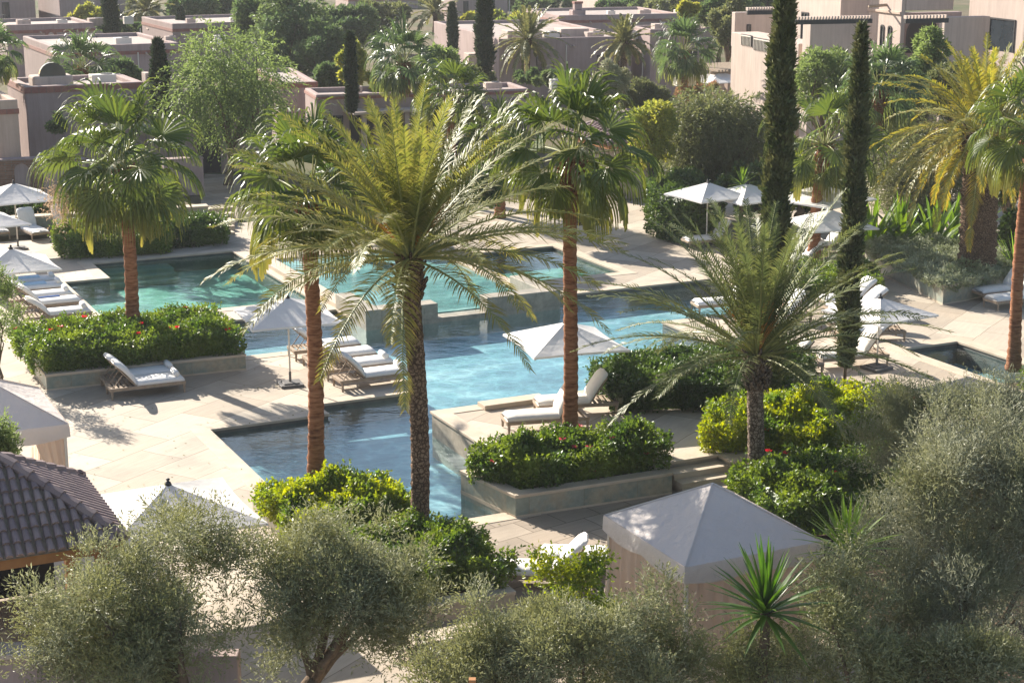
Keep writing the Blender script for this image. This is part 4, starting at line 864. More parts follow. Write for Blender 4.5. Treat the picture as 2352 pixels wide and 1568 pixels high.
date_palm('date_palm', 'distant date palm with slim trunk before the long rose wall', atD(1212, 190, 112), wz(112, 92)-wz(112, 190), 2.2, .2, 34, 44, 'date_far', nl=30, low=-50, orange=0, lw=.09, ll=.4, stub=30)
dp5 = date_palm('date_palm', 'distant double trunk date palm before the rose wall, right one', atD(1432, 190, 106), wz(106, 98)-wz(106, 190), 1.7, .22, 35, 44, 'date_far', nl=28, low=-45, orange=0, lw=.09, ll=.36, stub=30)
b = MB(); trunk_tube(b, wz(106, 120)-wz(106, 190), .2, .19, 8, 'date', segs=20); o = b.build('second_trunk', M['date_trunk'], dp5, True); o.location = (-.42, .1, 0)
date_palm('date_palm', 'faint distant date palm beside the thin far cypress', atD(1000, 80, 150), wz(150, 30)-wz(150, 80), 2.3, .25, 36, 34, 'date_far', nl=22, low=-35, orange=0, lw=.14, ll=.45, stub=20)
date_palm('date_palm', 'small hazy palm between the far left cypress and the big trees', atD(340, 80, 150), wz(150, 25)-wz(150, 80), 2.1, .2, 37, 34, 'date_far', nl=22, low=-50, orange=0, lw=.14, ll=.45, stub=20)
# cypresses
cypress('cypress', 'very tall cypress column left of the red trunk, running out of the top', G(1765, 968, TZ), 11.6-TZ, .205, 22000, 41, leaf=.19)
cypress('cypress', 'tall narrow cypress right of the red trunk with ragged top', G(1938, 915, TZ), wz(G(1938, 912, TZ).y, 66)-TZ, .168, 13000, 42, leaf=.18)
for i, (px, yb, yt, D, wpx, lb) in enumerate(((257, 93, -40, 125, 24, 'dark cypress column rising past the far left house roofs'), (1113, 172, -30, 100, 27, 'dark cypress column in front of the rose house at the upper middle'), (1040, 150, 12, 118, 13, 'slender cypress left of the dark cypress column'),
        (808, 262, 82, 80, 11, 'pencil thin cypress beside the yellow tree'), (372, 300, 98, 78, 25, 'brownish cypress between the left fan palm and the pale green tree'), (416, 75, 20, 140, 10, 'tiny far cypress behind the pale green tree'))):
    p = atD(px, yb, D); cypress('cypress', lb, p, wz(D, yt)-p.z, wpx/2*D/3920, 7000, 50+i, 'cypress_far', leaf=.26, z0=.05)
# ------------------------------------------------------------------ olive and other near trees
def px_clumps(cen, lst, D):
    out = []
    for (x, y, r, dd) in lst:
        p = atD(x, y, D+dd)-cen; out.append((p.x, p.y, p.z, r*(D+dd)/3920*1.02))
    return out
def near_tree(name, label, D, base_px, lst, n, m, seed, r0=.14, dy=0, zb=0.0, L=.078, Wd=.021, twig=9, twl=.38, cat='tree', lift=.35, **kw):
    c = atD(base_px, 1000, D); c.z = zb; rng = random.Random(seed); cl = []
    for (x, y, r, dd) in lst:
        y += dy
        for k in range(8): cl.append((x+rng.gauss(0, .55)*r, y+rng.gauss(0, .5)*r, r*rng.uniform(.15, .38), dd+rng.uniform(-.9, .9)*r/160))
    return tree(name, label, c, px_clumps(c, cl, D), n, L, Wd, m, seed, r0=r0, cat=cat, twig=twig, twl=twl, shell=(.6, 1.05), lift=lift, **kw)
near_tree('olive_tree', 'broad grey green olive tree at the bottom left', 23.5, 470, [(150, 1400, 95, 0), (250, 1330, 110, .4), (330, 1280, 85, .8), (420, 1250, 85, 1), (480, 1200, 70, 1.2), (300, 1420, 130, 0), (400, 1380, 120, .3), (180, 1500, 90, -.4), (300, 1500, 110, -.4), (430, 1470, 90, 0), (90, 1480, 55, -.3), (520, 1260, 60, 1)], 7000, 'olive', 61, .17, dy=32)
near_tree('olive_tree', 'airy olive tree with several stems right of the broad one', 24.5, 640, [(620, 1330, 80, 0), (700, 1270, 90, .3), (780, 1230, 80, .6), (850, 1290, 95, .3), (760, 1370, 110, 0), (860, 1400, 100, 0), (940, 1350, 75, .2), (650, 1430, 80, -.2), (920, 1450, 70, -.2), (600, 1240, 55, .5), (720, 1190, 50, .6)], 6000, 'olive', 62, .16, dy=32)
near_tree('olive_tree', 'low olive tree in the bottom centre before the tent', 22.5, 1230, [(1100, 1480, 75, 0), (1180, 1440, 85, .2), (1280, 1430, 85, .2), (1220, 1530, 100, -.2), (1340, 1500, 95, 0), (1440, 1470, 85, 0), (1520, 1440, 75, .2), (1480, 1550, 95, -.2), (1120, 1560, 80, -.3), (1580, 1520, 60, 0), (1010, 1570, 60, -.4)], 7000, 'olive', 63, .13, dy=18)
near_tree('willow_shrub_tree', 'large feathery grey willow-like tree filling the bottom right corner', 25.0, 2130, [(2085, 1165, 70, .6), (2120, 1080, 90, .8), (2210, 1060, 85, 1), (2300, 1030, 70, 1), (2150, 1200, 120, .3), (2260, 1130, 120, .4), (2330, 1060, 90, .5), (2070, 1310, 85, 0), (2160, 1330, 130, 0), (2280, 1280, 130, 0), (2350, 1200, 100, 0), (1980, 1400, 80, -.4), (2090, 1450, 120, -.4), (2220, 1440, 130, -.4), (2330, 1400, 110, -.3)], 11000, 'olive_grey', 64, .16, L=.085, Wd=.017, twl=.5, lift=.9)
near_tree('willow_shrub_tree', 'grey feathery shrub above the large corner tree at the right edge', 31.0, 2200, [(2120, 950, 62, 0), (2190, 940, 45, 0), (2250, 985, 60, .2), (2330, 960, 55, .2), (2340, 1020, 60, 0), (2070, 1000, 50, -.2), (2030, 1050, 50, -.3)], 5000, 'olive_grey', 65, .10, L=.085, Wd=.015, twl=.5, lift=.9)
near_tree('olive_tree', 'dark olive shrub in the shade at the bottom right behind the spiky plant', 22.5, 1950, [(1930, 1500, 85, 0), (1850, 1560, 70, 0), (2020, 1540, 90, 0), (1700, 1560, 60, 0), (2130, 1560, 90, 0), (2250, 1560, 90, 0), (1950, 1330, 65, .6), (1900, 1420, 60, .4), (1690, 1500, 45, 0), (1740, 1530, 55, 0), (1800, 1500, 50, 0)], 5500, 'olive', 66, .12)
near_tree('climbing_bush', 'loose bright green leafy bush in front of the tent loungers', 25.5, 1310, [(1230, 1310, 30, 0), (1290, 1340, 45, 0), (1350, 1320, 42, 0), (1310, 1400, 50, 0), (1370, 1400, 42, 0), (1340, 1470, 40, 0), (1400, 1440, 35, .1), (1385, 1295, 20, .1)], 1100, 'hedge_yellow', 67, .05, L=.07, Wd=.045, twig=6, twl=.22, cat='bush')
near_tree('leafy_shrub', 'thin light green shrub before the lounger row at the left edge', 44.0, 10, [(0, 690, 24, 0), (28, 735, 18, 0), (-10, 760, 28, 0), (18, 670, 14, 0), (-5, 640, 16, 0)], 500, 'pepper', 68, .05, L=.11, Wd=.03, twig=7, twl=.35, cat='bush')
near_tree('leafy_shrub', 'light green shrub under the open cabana roof at the left edge', 31.0, 0, [(5, 990, 24, 0), (20, 1020, 22, 0), (-10, 1040, 30, 0)], 500, 'pepper', 69, .04, L=.10, Wd=.03, twig=7, twl=.25, cat='bush')
spiky('yucca', 'dark green spiky yucca standing in front of the beige tent', atD(1758, 1405, 22.3)-Vector((0, 0, 1.6)), 66, 1.05, .085, 'yucca', 71, stem=1.6, low=-8)
spiky('yucca', 'sunlit lime green spiky yucca right of the tent roof', atD(1945, 1265, 24.3)-Vector((0, 0, 1.5)), 54, .9, .065, 'yucca_bright', 72, stem=1.5, low=5)
spiky('yucca', 'small yellow green yucca head above the white parasols', G(1700, 560), 46, .75, .05, 'yucca_bright', 73, stem=wz(G(1700, 560).y, 425), low=-15)
b_ = G(2090, 590); spiky('giant_leaf_clump', 'clump of broad sunlit banana like leaves left of the thick palm trunk', b_, 46, 2.1, .26, 'big_leaf', 74, stem=.15, cat='plant', low=12, droop=.5, heads=((-1.4, 0), (-.3, .3), (.9, .1)))
spiky('giant_leaf_clump', 'broad leaf clump behind the parasols below the small yucca head', G(2190, 560), 26, 1.9, .24, 'big_leaf', 75, stem=.15, cat='plant', low=15, droop=.5, heads=((0, 0), (.9, .3)))
spiky('giant_leaf_clump', 'spiky leaf clump right of the thick palm trunk', G(2330, 640), 34, 1.7, .08, 'yucca_bright', 76, stem=.2, cat='plant', low=5, droop=.4)
# ------------------------------------------------------------------ background trees and bushes
def far_tree(label, D, cx, cy, rx, ry, ground_y, m, seed, n=7000, L=.20, Wd=.09, nc=16, depth=1.0, r0=.16, droop=.3, name='tree', cat='tree', group=None, r=.42):
    k = D/3920; c = atD(cx, ground_y, D); z = wz(D, cy)-c.z; rz_ = ry*k
    if cat == 'bush': zt = wz(D, cy-ry)-c.z; z = zt*.5; rz_ = zt*.55
    cl = rclumps(int(nc*2.2), 0, 0, z, rx*k*.85, rx*k*.85*depth, rz_*.85, min(rx*k, rz_)*r*.8, seed)
    if droop > .45: return tree(name, label, c, cl, int(n*.16), L*1.25, Wd*1.25, m, seed, r0=r0, cat=cat, droop=droop*1.1, shell=(.4, 1.08), twig=10, twl=.9)
    return tree(name, label, c, cl, int(n*1.3), L*1.3, Wd*1.5, m, seed, r0=r0, cat=cat, droop=droop, shell=(.5, 1.08))
GB = None
far_tree('bright green weeping pepper tree with forked trunk before the arched wall', 77, 525, 185, 160, 122, 420, 'pepper', 81, 14500, .16, .05, 24, .7, .17, .6, 'pepper_tree')
far_tree('large dark green tree rising behind the pepper tree', 122, 680, 80, 95, 110, 240, 'far_tree', 82, 11000, .28, .11, 20, name='broad_tree')
far_tree('second large tree at the top right of the pepper tree', 128, 610, 40, 70, 60, 180, 'far_tree', 83, 7000, .3, .12, 14, name='broad_tree')
far_tree('grey green rounded tree left of the upper middle fan palm', 135, 800, 60, 62, 60, 160, 'far_tree', 84, 7000, .3, .12, 12, name='broad_tree')
far_tree('tree with pale top behind the far cypress and date palm', 150, 870, 45, 75, 45, 130, 'pepper_grey', 85, 7000, .3, .1, 12, name='broad_tree')
far_tree('hazy green tree behind the far left roofs', 160, 450, 20, 70, 45, 100, 'far_tree', 86, 6000, .34, .14, 12, name='broad_tree')
far_tree('hazy tree between the far cypress and the big trees, upper left', 165, 540, 10, 60, 50, 100, 'far_tree', 87, 6000, .34, .14, 12, name='broad_tree')
far_tree('pale hazy tree beside the small far palm at upper left', 165, 330, 25, 45, 30, 60, 'pepper_grey', 88, 3500, .34, .14, 8, name='broad_tree')
far_tree('bright bush behind the far left parapet', 155, 215, 35, 60, 22, 62, 'yellow_tree', 89, 3000, .3, .12, 8, name='garden_bush', cat='bush')
far_tree('yellow leaved tree left of the bushy fan palm', 92, 812, 155, 32, 55, 215, 'yellow_tree', 90, 6000, .2, .08, 10, name='yellow_tree', cat='bush')
far_tree('yellow green bush right of the yellow tree under the fan palm', 90, 870, 190, 50, 30, 225, 'yellow_tree', 91, 4000, .2, .08, 8, name='garden_bush', cat='bush')
far_tree('yellow green shrubs behind the roof of the rose house', 150, 1130, 47, 90, 17, 70, 'yellow_tree', 92, 5000, .28, .12, 14, name='garden_bush', cat='bush')
far_tree('far green trees behind the distant date palm', 190, 1240, 15, 90, 30, 60, 'far_tree', 93, 5000, .4, .16, 12, name='broad_tree')
far_tree('dark green tree top behind the chimney roof', 170, 1430, 18, 70, 34, 60, 'far_tree', 94, 6000, .34, .14, 12, name='broad_tree')
far_tree('row of hazy trees right of the chimney roof', 165, 1560, 12, 90, 34, 60, 'pepper_grey', 95, 6000, .34, .14, 12, name='broad_tree')
far_tree('tree with yellow top above the fan palm at the pergola', 112, 1668, 50, 48, 58, 180, 'pepper_grey', 96, 7000, .22, .09, 12, name='broad_tree')
far_tree('small yellow tree crown above the pergola palm', 108, 1580, 28, 22, 24, 150, 'yellow_tree', 97, 2500, .2, .08, 6, name='yellow_tree')
far_tree('dark tree just left of the sand house balcony', 118, 1650, 20, 60, 40, 150, 'far_tree', 98, 6000, .26, .1, 12, name='broad_tree')
far_tree('large weeping grey green tree below the pergola', 70, 1640, 300, 120, 92, 440, 'pepper_grey', 99, 26000, .16, .045, 30, .7, .16, .6, 'weeping_tree')
far_tree('yellow leaved bush at the left of the large weeping tree', 68, 1500, 275, 62, 48, 400, 'yellow_tree', 100, 9000, .13, .05, 12, name='yellow_tree', cat='bush')
far_tree('wide feathery grey green tree between thin cypress and thick palm', 72, 2110, 400, 135, 125, 560, 'pepper_grey', 101, 32000, .14, .035, 34, .6, .15, .5, 'weeping_tree')
far_tree('dark leafy tree under the sand house wall', 76, 2020, 225, 95, 95, 420, 'far_tree', 102, 14000, .18, .08, 20, name='broad_tree')
far_tree('tall tree with yellow green sprays before the dark arch of the sand house', 74, 2105, 150, 52, 100, 420, 'pepper', 103, 10000, .18, .05, 16, name='spray_tree')
far_tree('yellow green tree behind the crown of the stout palm', 72, 2180, 200, 70, 70, 420, 'pepper_grey', 104, 9000, .18, .05, 14, name='spray_tree')
far_tree('dense green tree behind the stout palm trunk at the right edge', 66, 2310, 380, 80, 120, 560, 'far_tree', 105, 12000, .16, .07, 18, name='broad_tree')
far_tree('dark bushes behind the back parasols right of the tall cypress', 66, 1880, 420, 90, 60, 500, 'hedge_dark', 106, 10000, .14, .07, 14, name='garden_bush', cat='bush')
far_tree('yellow green bush between the tall cypress and the red trunk', 65, 1835, 400, 38, 60, 500, 'hedge_yellow', 107, 6000, .13, .07, 10, name='garden_bush', cat='bush')
far_tree('dark bush left of the tall cypress behind the parasols', 67, 1720, 420, 60, 45, 480, 'hedge_dark', 108, 8000, .14, .07, 12, name='garden_bush', cat='bush')
far_tree('shadowed bush right of the thick trunk at the right edge', 60, 2330, 560, 60, 60, 640, 'hedge_dark', 109, 7000, .14, .07, 10, name='garden_bush', cat='bush')
far_tree('dark bush row behind the broad leaf clump', 66, 2110, 540, 120, 45, 600, 'hedge_dark', 110, 11000, .14, .07, 16, name='garden_bush', cat='bush')
far_tree('reddish shrub patch before the rose wall', 95, 1600, 205, 60, 16, 225, 'red_grass', 111, 6000, .18, .04, 10, name='garden_bush', cat='bush')
far_tree('grassy shrubs right of the middle fan palm crown', 86, 1470, 205, 60, 28, 250, 'pepper_grey', 112, 7000, .18, .04, 12, name='garden_bush', cat='bush')
far_tree('grey olive behind the middle fan palm crown', 75, 1400, 190, 40, 48, 300, 'olive_grey', 113, 7000, .12, .03, 12, name='olive_tree')
far_tree('low shrubs at the foot of the rose house wall', 104, 1260, 172, 100, 12, 190, 'far_tree', 114, 6000, .2, .06, 14, name='garden_bush', cat='bush')
far_tree('shrubs at the foot of the far left dark cypress group', 100, 1090, 180, 60, 22, 210, 'pepper_grey', 115, 5000, .2, .06, 10, name='garden_bush', cat='bush')
far_tree('round dark bushes beside the small banded house', 96, 750, 165, 30, 32, 215, 'far_tree', 116, 5000, .18, .08, 8, name='garden_bush', cat='bush')
far_tree('hedge bush behind the palms in front of the pavilion', 62, 1060, 420, 110, 55, 500, 'hedge_dark', 117, 13000, .14, .07, 16, name='garden_bush', cat='bush')
far_tree('bush behind the central date palm crown at its left', 66, 800, 400, 90, 60, 480, 'hedge_dark', 118, 10000, .14, .07, 14, name='garden_bush', cat='bush')
far_tree('bush cluster left of the tiled kiosk', 64, 1330, 440, 90, 50, 510, 'hedge', 119, 10000, .14, .07, 14, name='garden_bush', cat='bush')
far_tree('plant growing against the left rose house wall', 76, 128, 278, 24, 16, 300, 'far_tree', 120, 1200, .2, .06, 5, r0=.05, name='garden_bush', cat='bush')
far_tree('trees closing the view behind the sand house at upper right', 140, 1760, 10, 60, 30, 60, 'far_tree', 121, 4000, .3, .12, 10, name='broad_tree')
FT = ['far hazy tree over the parapet above the pepper tree, first from the left', 'far hazy tree above the pepper tree, second from the left', 'far hazy tree behind the yellow shrubs left of the far tower', 'far hazy tree right of the far tower block', 'far hazy tree behind the distant date palm crown', 'far hazy tree left of the pale far block', 'far hazy tree right of the pale far block', 'far hazy tree above the pergola palm', 'far hazy tree against the left side of the sand house']
for i, px in enumerate((470, 720, 900, 1180, 1290, 1300, 1460, 1560, 1690)):
    far_tree(FT[i], 205+(i*37) % 50, px, 8, 85, 42, 60, ('far_tree', 'pepper_grey')[i % 2], 140+i, 6000, .42, .17, 13, name='broad_tree')
far_tree('broad green tree filling the gap between the pepper tree and grey green tree', 118, 745, 110, 60, 62, 230, 'far_tree', 150, 8000, .24, .1, 14, name='broad_tree')
far_tree('leafy tree between the bushy fan palm and the long low house', 94, 1010, 150, 50, 50, 240, 'pepper', 151, 5000, .2, .07, 12, name='broad_tree')
far_tree('olive toned bushes along the foot of the long rose wall', 98, 1390, 215, 60, 22, 240, 'olive_grey', 152, 6000, .16, .05, 12, name='garden_bush', cat='bush')
far_tree('leafy trees under the sand house terrace wall', 78, 1900, 190, 80, 90, 420, 'pepper', 153, 10000, .18, .06, 18, name='broad_tree')
# ------------------------------------------------------------------ buildings
HA = R(74); HV = Vector((math.sin(HA), math.cos(HA), 0)); HB = Vector((-HV.y, HV.x, 0)); RH = math.pi/2-HA
def solve_along(P, d, px):
    # point P + t d whose image column is px
    A_ = (px-1176)/FPX; cp, sp = math.cos(PITCH), math.sin(PITCH); dep = P.y*cp-(P.z-HC)*sp
    return (A_*dep-P.x)/(d.x-A_*d.y*cp)
def house(name, label, D, xl, xc, xr, yt, m='stucco', band=True, roof=True, z0=None, par=.28, bz=.40, bh=.22):
    """xc: near left corner column; xl: far end of its left face; xr: right end of its front face; yt: parapet row at the corner"""
    hv, hb, rh = (AV, BV, RZ) if xc < 600 else (HV, HB, RH)
    C = atD(xc, yt, D); la = solve_along(C, hv, xr); lb = min(40, solve_along(C, hb, xl)); z1 = C.z; zb = 0 if z0 is None else z0
    t = thing(name, label, 'house', (C.x, C.y, zb), rh); h = z1-zb; o = [(0, 0), (la, 0), (la, lb), (0, lb)]
    b = MB(); b.ring(o, inset(o, par), -.3, h); b.build('wall', M[m], t, bevel=.05)
    b = MB(); b.prism(inset(o, par-.02), h-.9, h-.22); b.build('roof', M['roofing'], t)
    if band: b = MB(); b.ring(inset(o, -.035), inset(o, .02), h-bz-bh, h-bz); b.build('brick_band', M['band'], t)
    return t, la, lb, h
def recess(t, name, x, y, z, w_, h_, face='front', m='glass', frame='metal_dark', arch=False, d=.12):
    """window or door on the front (y=0) or left (x=0) face: dark leaf set proud of a frame"""
    b = MB(); k = []
    if arch:
        for i in range(13): a = math.pi*i/12; k.append((math.cos(a)*w_/2*(1.0), h_-w_*.55+math.sin(a)**.8*w_*.62))
        k = [(w_/2, 0)]+k+[(-w_/2, 0)]
    else: k = [(w_/2, 0), (w_/2, h_), (-w_/2, h_), (-w_/2, 0)]
    n = len(k)
    def P(u, v, dd): return (x+u, y-dd, z+v) if face == 'front' else (x-dd, y+u, z+v)
    vs = [P(u, v, .01) for u, v in k]+[P(u, v, -.3) for u, v in k]; b.add(vs, [tuple(range(n))]+[(i, (i+1) % n, (i+1) % n+n, i+n) for i in range(n)])
    f = b.build(name, M[m], t)
    b = MB(); s = 1+.14/w_; s2 = 1+.07/h_
    for i in range(n-1):
        p, q = k[i], k[i+1]; vs = [P(p[0], p[1], .012), P(q[0], q[1], .012), P(q[0]*s, q[1]*s2, .012), P(p[0]*s, p[1]*s2, .012)]; vs2 = [P(p[0], p[1], .05), P(q[0], q[1], .05), P(q[0]*s, q[1]*s2, .05), P(p[0]*s, p[1]*s2, .05)]
        b.add(vs+vs2, [(0, 1, 2, 3), (7, 6, 5, 4), (0, 4, 5, 1), (1, 5, 6, 2), (2, 6, 7, 3), (3, 7, 4, 0)])
    fr = b.build('frame', M[frame], f)
    if name == 'window' and w_ > .5:
        b = MB(); c = P(0, h_/2, .02); b.box(c, (.05, .05, h_)); b.build('mullion', M[frame], f)
    return f
h1, la, lb, hh = house('rose_house', 'rose stucco house with red brick band behind the large left fan palm', 79, 15, 57, 330, 200, par=.4, bz=.03, bh=.28)
house('rose_house_wing', 'low sunlit wing with brick band at the left frame edge', 74, -90, -30, 40, 232, 'stucco_warm')
b = MB(); xs = solve_along(Vector((h1.location.x, h1.location.y, 4)), AV, 140); b.box((xs, 2.2, hh-.05), (1.9, 1.2, .7)); b.build('skylight_base', M['stucco_light'], h1, bevel=.1)
b = MB(); b.tube([(xs, 1.65, hh+.3), (xs, 1.9, hh+.3)], [.62, .62], 20); b.build('skylight', M['glass'], h1)
h2, la, lb, hh = house('rose_house', 'rose wall house with arched doorway behind the pepper tree', 80.5, 328, 338, 622, 212, band=False)
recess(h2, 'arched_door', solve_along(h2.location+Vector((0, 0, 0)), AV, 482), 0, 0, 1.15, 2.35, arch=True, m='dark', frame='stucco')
h3, la, lb, hh = house('rose_house', 'small banded house with sunlit roof right of the pepper tree', 92, 590, 640, 728, 190, bz=.03, bh=.28)
h4, la, lb, hh = house('rose_house', 'rose house with sunlit tapering left wall behind the small fan palm', 103, 52, 122, 410, 108)
recess(h4, 'arched_window', 5.0, 0, .1, 3.0, 1.6, arch=True, m='glass', frame='stucco')
h5, la, lb, hh = house('rose_house', 'rose house with round brick ornament near the top left corner', 122, -25, 14, 216, 58)
b = MB(); x = solve_along(Vector((h5.location.x, h5.location.y, hh)), AV, 115); zc = wz(122, 84)
b.tube([(x, -.02, zc), (x, -.09, zc)], [.42, .42], 20); om = b.build('round_ornament', M['band'], h5); b = MB(); b.tube([(x, -.092, zc), (x, -.12, zc)], [.2, .2], 14); b.build('ornament_centre', M['stucco_light'], om)
h6, la, lb, hh = house('tall_rose_house', 'tall far rose house with slot window in the upper left corner', 168, -80, -30, 78, -30, band=False)
recess(h6, 'window', solve_along(Vector((h6.location.x, h6.location.y, wz(168, 30))), AV, 14), 0, wz(168, 48), .55, 1.65)
h6b, la, lb, hh = house('tall_rose_house', 'tall far rose block right of the shaded gap at upper left', 166, 84, 134, 308, -30, band=False)
h7, la, lb, hh = house('rose_house', 'far sunlit roof block with brick band above the rose house', 132, 325, 396, 620, 55)
h7b, la, lb, hh = house('garden_wall', 'long thin garden wall crossing behind the far left roofs', 150, 127, 128, 640, 47, band=False); h7b['category'] = 'wall'
h8, la, lb, hh = house('rose_house', 'wide rose house with sunlit left wall behind the distant date palm', 114, 996, 1146, 1452, 90, band=False)
for i, (x0, w1, dd) in enumerate(((2.2, 2.4, 2.2), (6.0, 2.0, 3.0))): b = MB(); b.box((x0, dd, hh-.05), (w1, 1.6, .9)); b.build('roof_block', M['stucco_light'], h8, bevel=.04)
b = MB(); b.box((-.5, 5.0, 2.2), (.9, 1.4, .9)); b.build('wall_box', M['stucco_light'], h8, bevel=.04)
h9, la, lb, hh = house('rose_house', 'square rose block with a diagonal shadow right of the wide rose house', 116, 1446, 1494, 1640, 68, band=False)
h10, la, lb, hh = house('rose_house', 'long banded roof house with a chimney at the upper middle', 138, 1205, 1284, 1562, 36)
x = solve_along(Vector((h10.location.x, h10.location.y, hh)), HV, 1336)
b = MB(); b.prism([(x-.55, .6), (x+.55, .6), (x+.55, 1.6), (x-.55, 1.6)], hh-.1, hh+.35); b.prism([(x-.32, .8), (x+.32, .8), (x+.32, 1.4), (x-.32, 1.4)], hh+.35, hh+.85); ch = b.build('chimney', M['stucco'], h10, bevel=.06)
b = MB(); b.prism([(x-.36, .76), (x+.36, .76), (x+.36, 1.44), (x-.36, 1.44)], hh+.85, hh+1.02); b.build('cap', M['band'], ch)
h11, la, lb, hh = house('tall_rose_house', 'far tower block with slot window behind the dark cypress column', 182, 1010, 1048, 1166, -32, band=False)
recess(h11, 'window', solve_along(Vector((h11.location.x, h11.location.y, wz(182, 20))), HV, 1070), 0, wz(182, 36), .42, 1.4)
h12, la, lb, hh = house('rose_house', 'far pale rose roofs at the top edge behind the upper middle palm', 215, 770, 800, 960, -8)
h13, la, lb, hh = house('tall_rose_house', 'far pale sunlit block above the chimney', 190, 1322, 1386, 1440, -30, 'stucco_light', band=False)
h14, la, lb, hh = house('rose_house', 'low wide house behind the central palms with dark openings', 86, 700, 726, 1215, 218, band=True, bz=.12, bh=.14)
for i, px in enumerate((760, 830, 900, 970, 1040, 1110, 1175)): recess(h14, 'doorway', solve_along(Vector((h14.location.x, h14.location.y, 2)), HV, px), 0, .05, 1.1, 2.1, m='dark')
rr_ = random.Random(5)
for hs, la_, n_, sp in ((h1, 9, 3, 0), (h4, 14, 4, 2), (h5, 12, 4, 0), (h7, 12, 3, 1), (h8, 16, 5, 3), (h9, 6, 2, 1), (h10, 14, 4, 2), (h14, 26, 6, 0), (h6, 6, 1, 0), (h11, 8, 2, 1), (h12, 14, 4, 0)):
    Hh = max(v.co.z for c_ in children(hs) if c_.name.startswith('wall') for v in c_.data.vertices)
    for i in range(n_):
        x = la_*(i+.6)/n_*.85; y = rr_.uniform(.9, 2.6); b = MB(); q = rr_.uniform(.5, 1.0); b.box((x, y, Hh-.05), (q*1.2, q*.8, .55)); b.tube([(x+q*.2, y, Hh+.22), (x+q*.2, y, Hh+.26)], [q*.3, q*.3], 10, 1); b.build('roof_unit', [M[('stucco_light', 'pole')[i % 2]], M['metal_dark']], hs, bevel=.02)
        b = MB(); b.tube([(x+.8, .05, Hh-.55), (x+.8, -.42, Hh-.60)], .07, 6); b.build('water_spout', M['stucco_warm'], hs)
        if i % 2 == 1: b = MB(); b.tube([(x+.3, -.05, Hh-.5), (x+.3, -.05, .1)], .04, 5); b.build('drain_pipe', M['pole'], hs)
    for i in range(sp): recess(hs, 'window', la_*(i+.5)/max(1, sp)*.8+.7, 0, max(.9, Hh*.35), .38, 1.3)
# dark open pavilion with white awning edge behind palms
pv_ = thing('bar_pavilion', 'open dark pavilion with pale flat canopy seen between the palm crowns', 'pavilion', G(840, 372), RZ)
b = MB(); b.box((4.6, 1.5, 2.45), (10.5, 3.4, .14)); b.build('canopy', M['stucco_light'], pv_, bevel=.02)
for i in range(5): b = MB(); b.box((.0+2.3*i, .15, 1.19), (.24, .24, 2.38)); b.build('post', M['stucco_light'], pv_)
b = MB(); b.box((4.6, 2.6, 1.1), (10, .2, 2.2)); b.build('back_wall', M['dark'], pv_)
b = MB(); b.box((4.6, .9, .5), (7.5, .6, 1.0)); b.build('counter', M['stucco_light'], pv_, bevel=.02)
# walls
def wall_px(name, label, x0, y0, x1, y1, yt, th, m, cat='wall', cop=None, z0=0.0):
    p, q = G(x0, y0, z0), G(x1, y1, z0); d = (q-p); L = d.length; rz = math.atan2(d.y, d.x); t = thing(name, label, cat, p, rz); h = wz(p.y, yt)-z0
    b = MB(); b.box((L/2, th/2, (h-.3)/2), (L, th, h+.3)); b.build('wall', M[m], t, bevel=.02)
    if cop: b = MB(); b.box((L/2, th/2, h+.035), (L+.04, th+.06, .07)); b.build('coping', M[cop], t, bevel=.01)
    return t, L, h
wall_px('garden_wall', 'grey green stone wall behind the loungers at the upper left', -40, 545, 480, 512, 508, .5, 'green_stone', cop='coping')
wb, L, h = wall_px('brick_wall', 'brown brick wall with an arched niche at the left edge', -60, 470, 101, 462, 373, .5, 'brick', cop='stucco')
recess(wb, 'arched_niche', L-.85, 0, .4, .62, 1.25, arch=True, m='stucco', frame='brick')
wall_px('garden_wall', 'rose wall right of the brown brick wall under the palm leaves', 102, 461, 200, 454, 374, .5, 'stucco_warm', cop='stucco')
wall_px('garden_wall', 'rose garden wall under the arch palm crown right of the left fan palm', 380, 452, 470, 446, 370, .5, 'stucco', cop='stucco')
b = MB()
# foreground terrace of the near building
fw = thing('near_building', 'rose wall of a nearby building with pale ledge at the bottom left corner', 'building', atD(-30, 1520, 24.5), 0)
zc = fw.location.z; fw.location.z = 0; wdt = atD(545, 1500, 24.5).x-fw.location.x
b = MB(); b.box((wdt/2, .15, (zc+.1)/2), (wdt, .3, zc+.1)); b.build('wall', M['stucco'], fw, bevel=.02)
b = MB(); b.box((wdt*.17, .1, zc+.15), (wdt*.34, .5, .09)); b.build('ledge', M['stucco_light'], fw, bevel=.02)

# ------------------------------------------------------------------ the large sand coloured house at the upper right
def rblock(label, D, xl, xc, xr, yt, yb=None, m='stucco_light', roof=True, name='sand_house_block'):
    C = atD(xc, yt, D); la = solve_along(C, HV, xr); lb = solve_along(C, HB, xl); zb = 0 if yb is None else wz(D, yb); h = C.z-zb; o = [(0, 0), (la, 0), (la, lb), (0, lb)]
    return C, la, lb, zb, h, o
sh = thing('sand_house', 'large modern sand coloured house with terraces and slatted pergolas at the upper right', 'house', atD(1700, 300, 90), RH); sh.location.z = 0
SHO = sh.location.copy()
def sb(name, D, xl, xc, xr, yt, yb=None, m='stucco_light'):
    C, la, lb, zb, h, o = rblock('', D, xl, xc, xr, yt, yb); rel = C-SHO; x0 = rel.dot(HV); y0 = rel.dot(HB)
    b = MB(); b.prism([(x0+p[0], y0+p[1]) for p in o], zb-(.3 if yb is None else 0), C.z); b.build(name, M[m], sh, bevel=.03); return x0, y0, la, lb, zb, C.z
def sh_at(D, px, py): v = atD(px, py, D)-SHO; return v.dot(HV), v.dot(HB), v.z
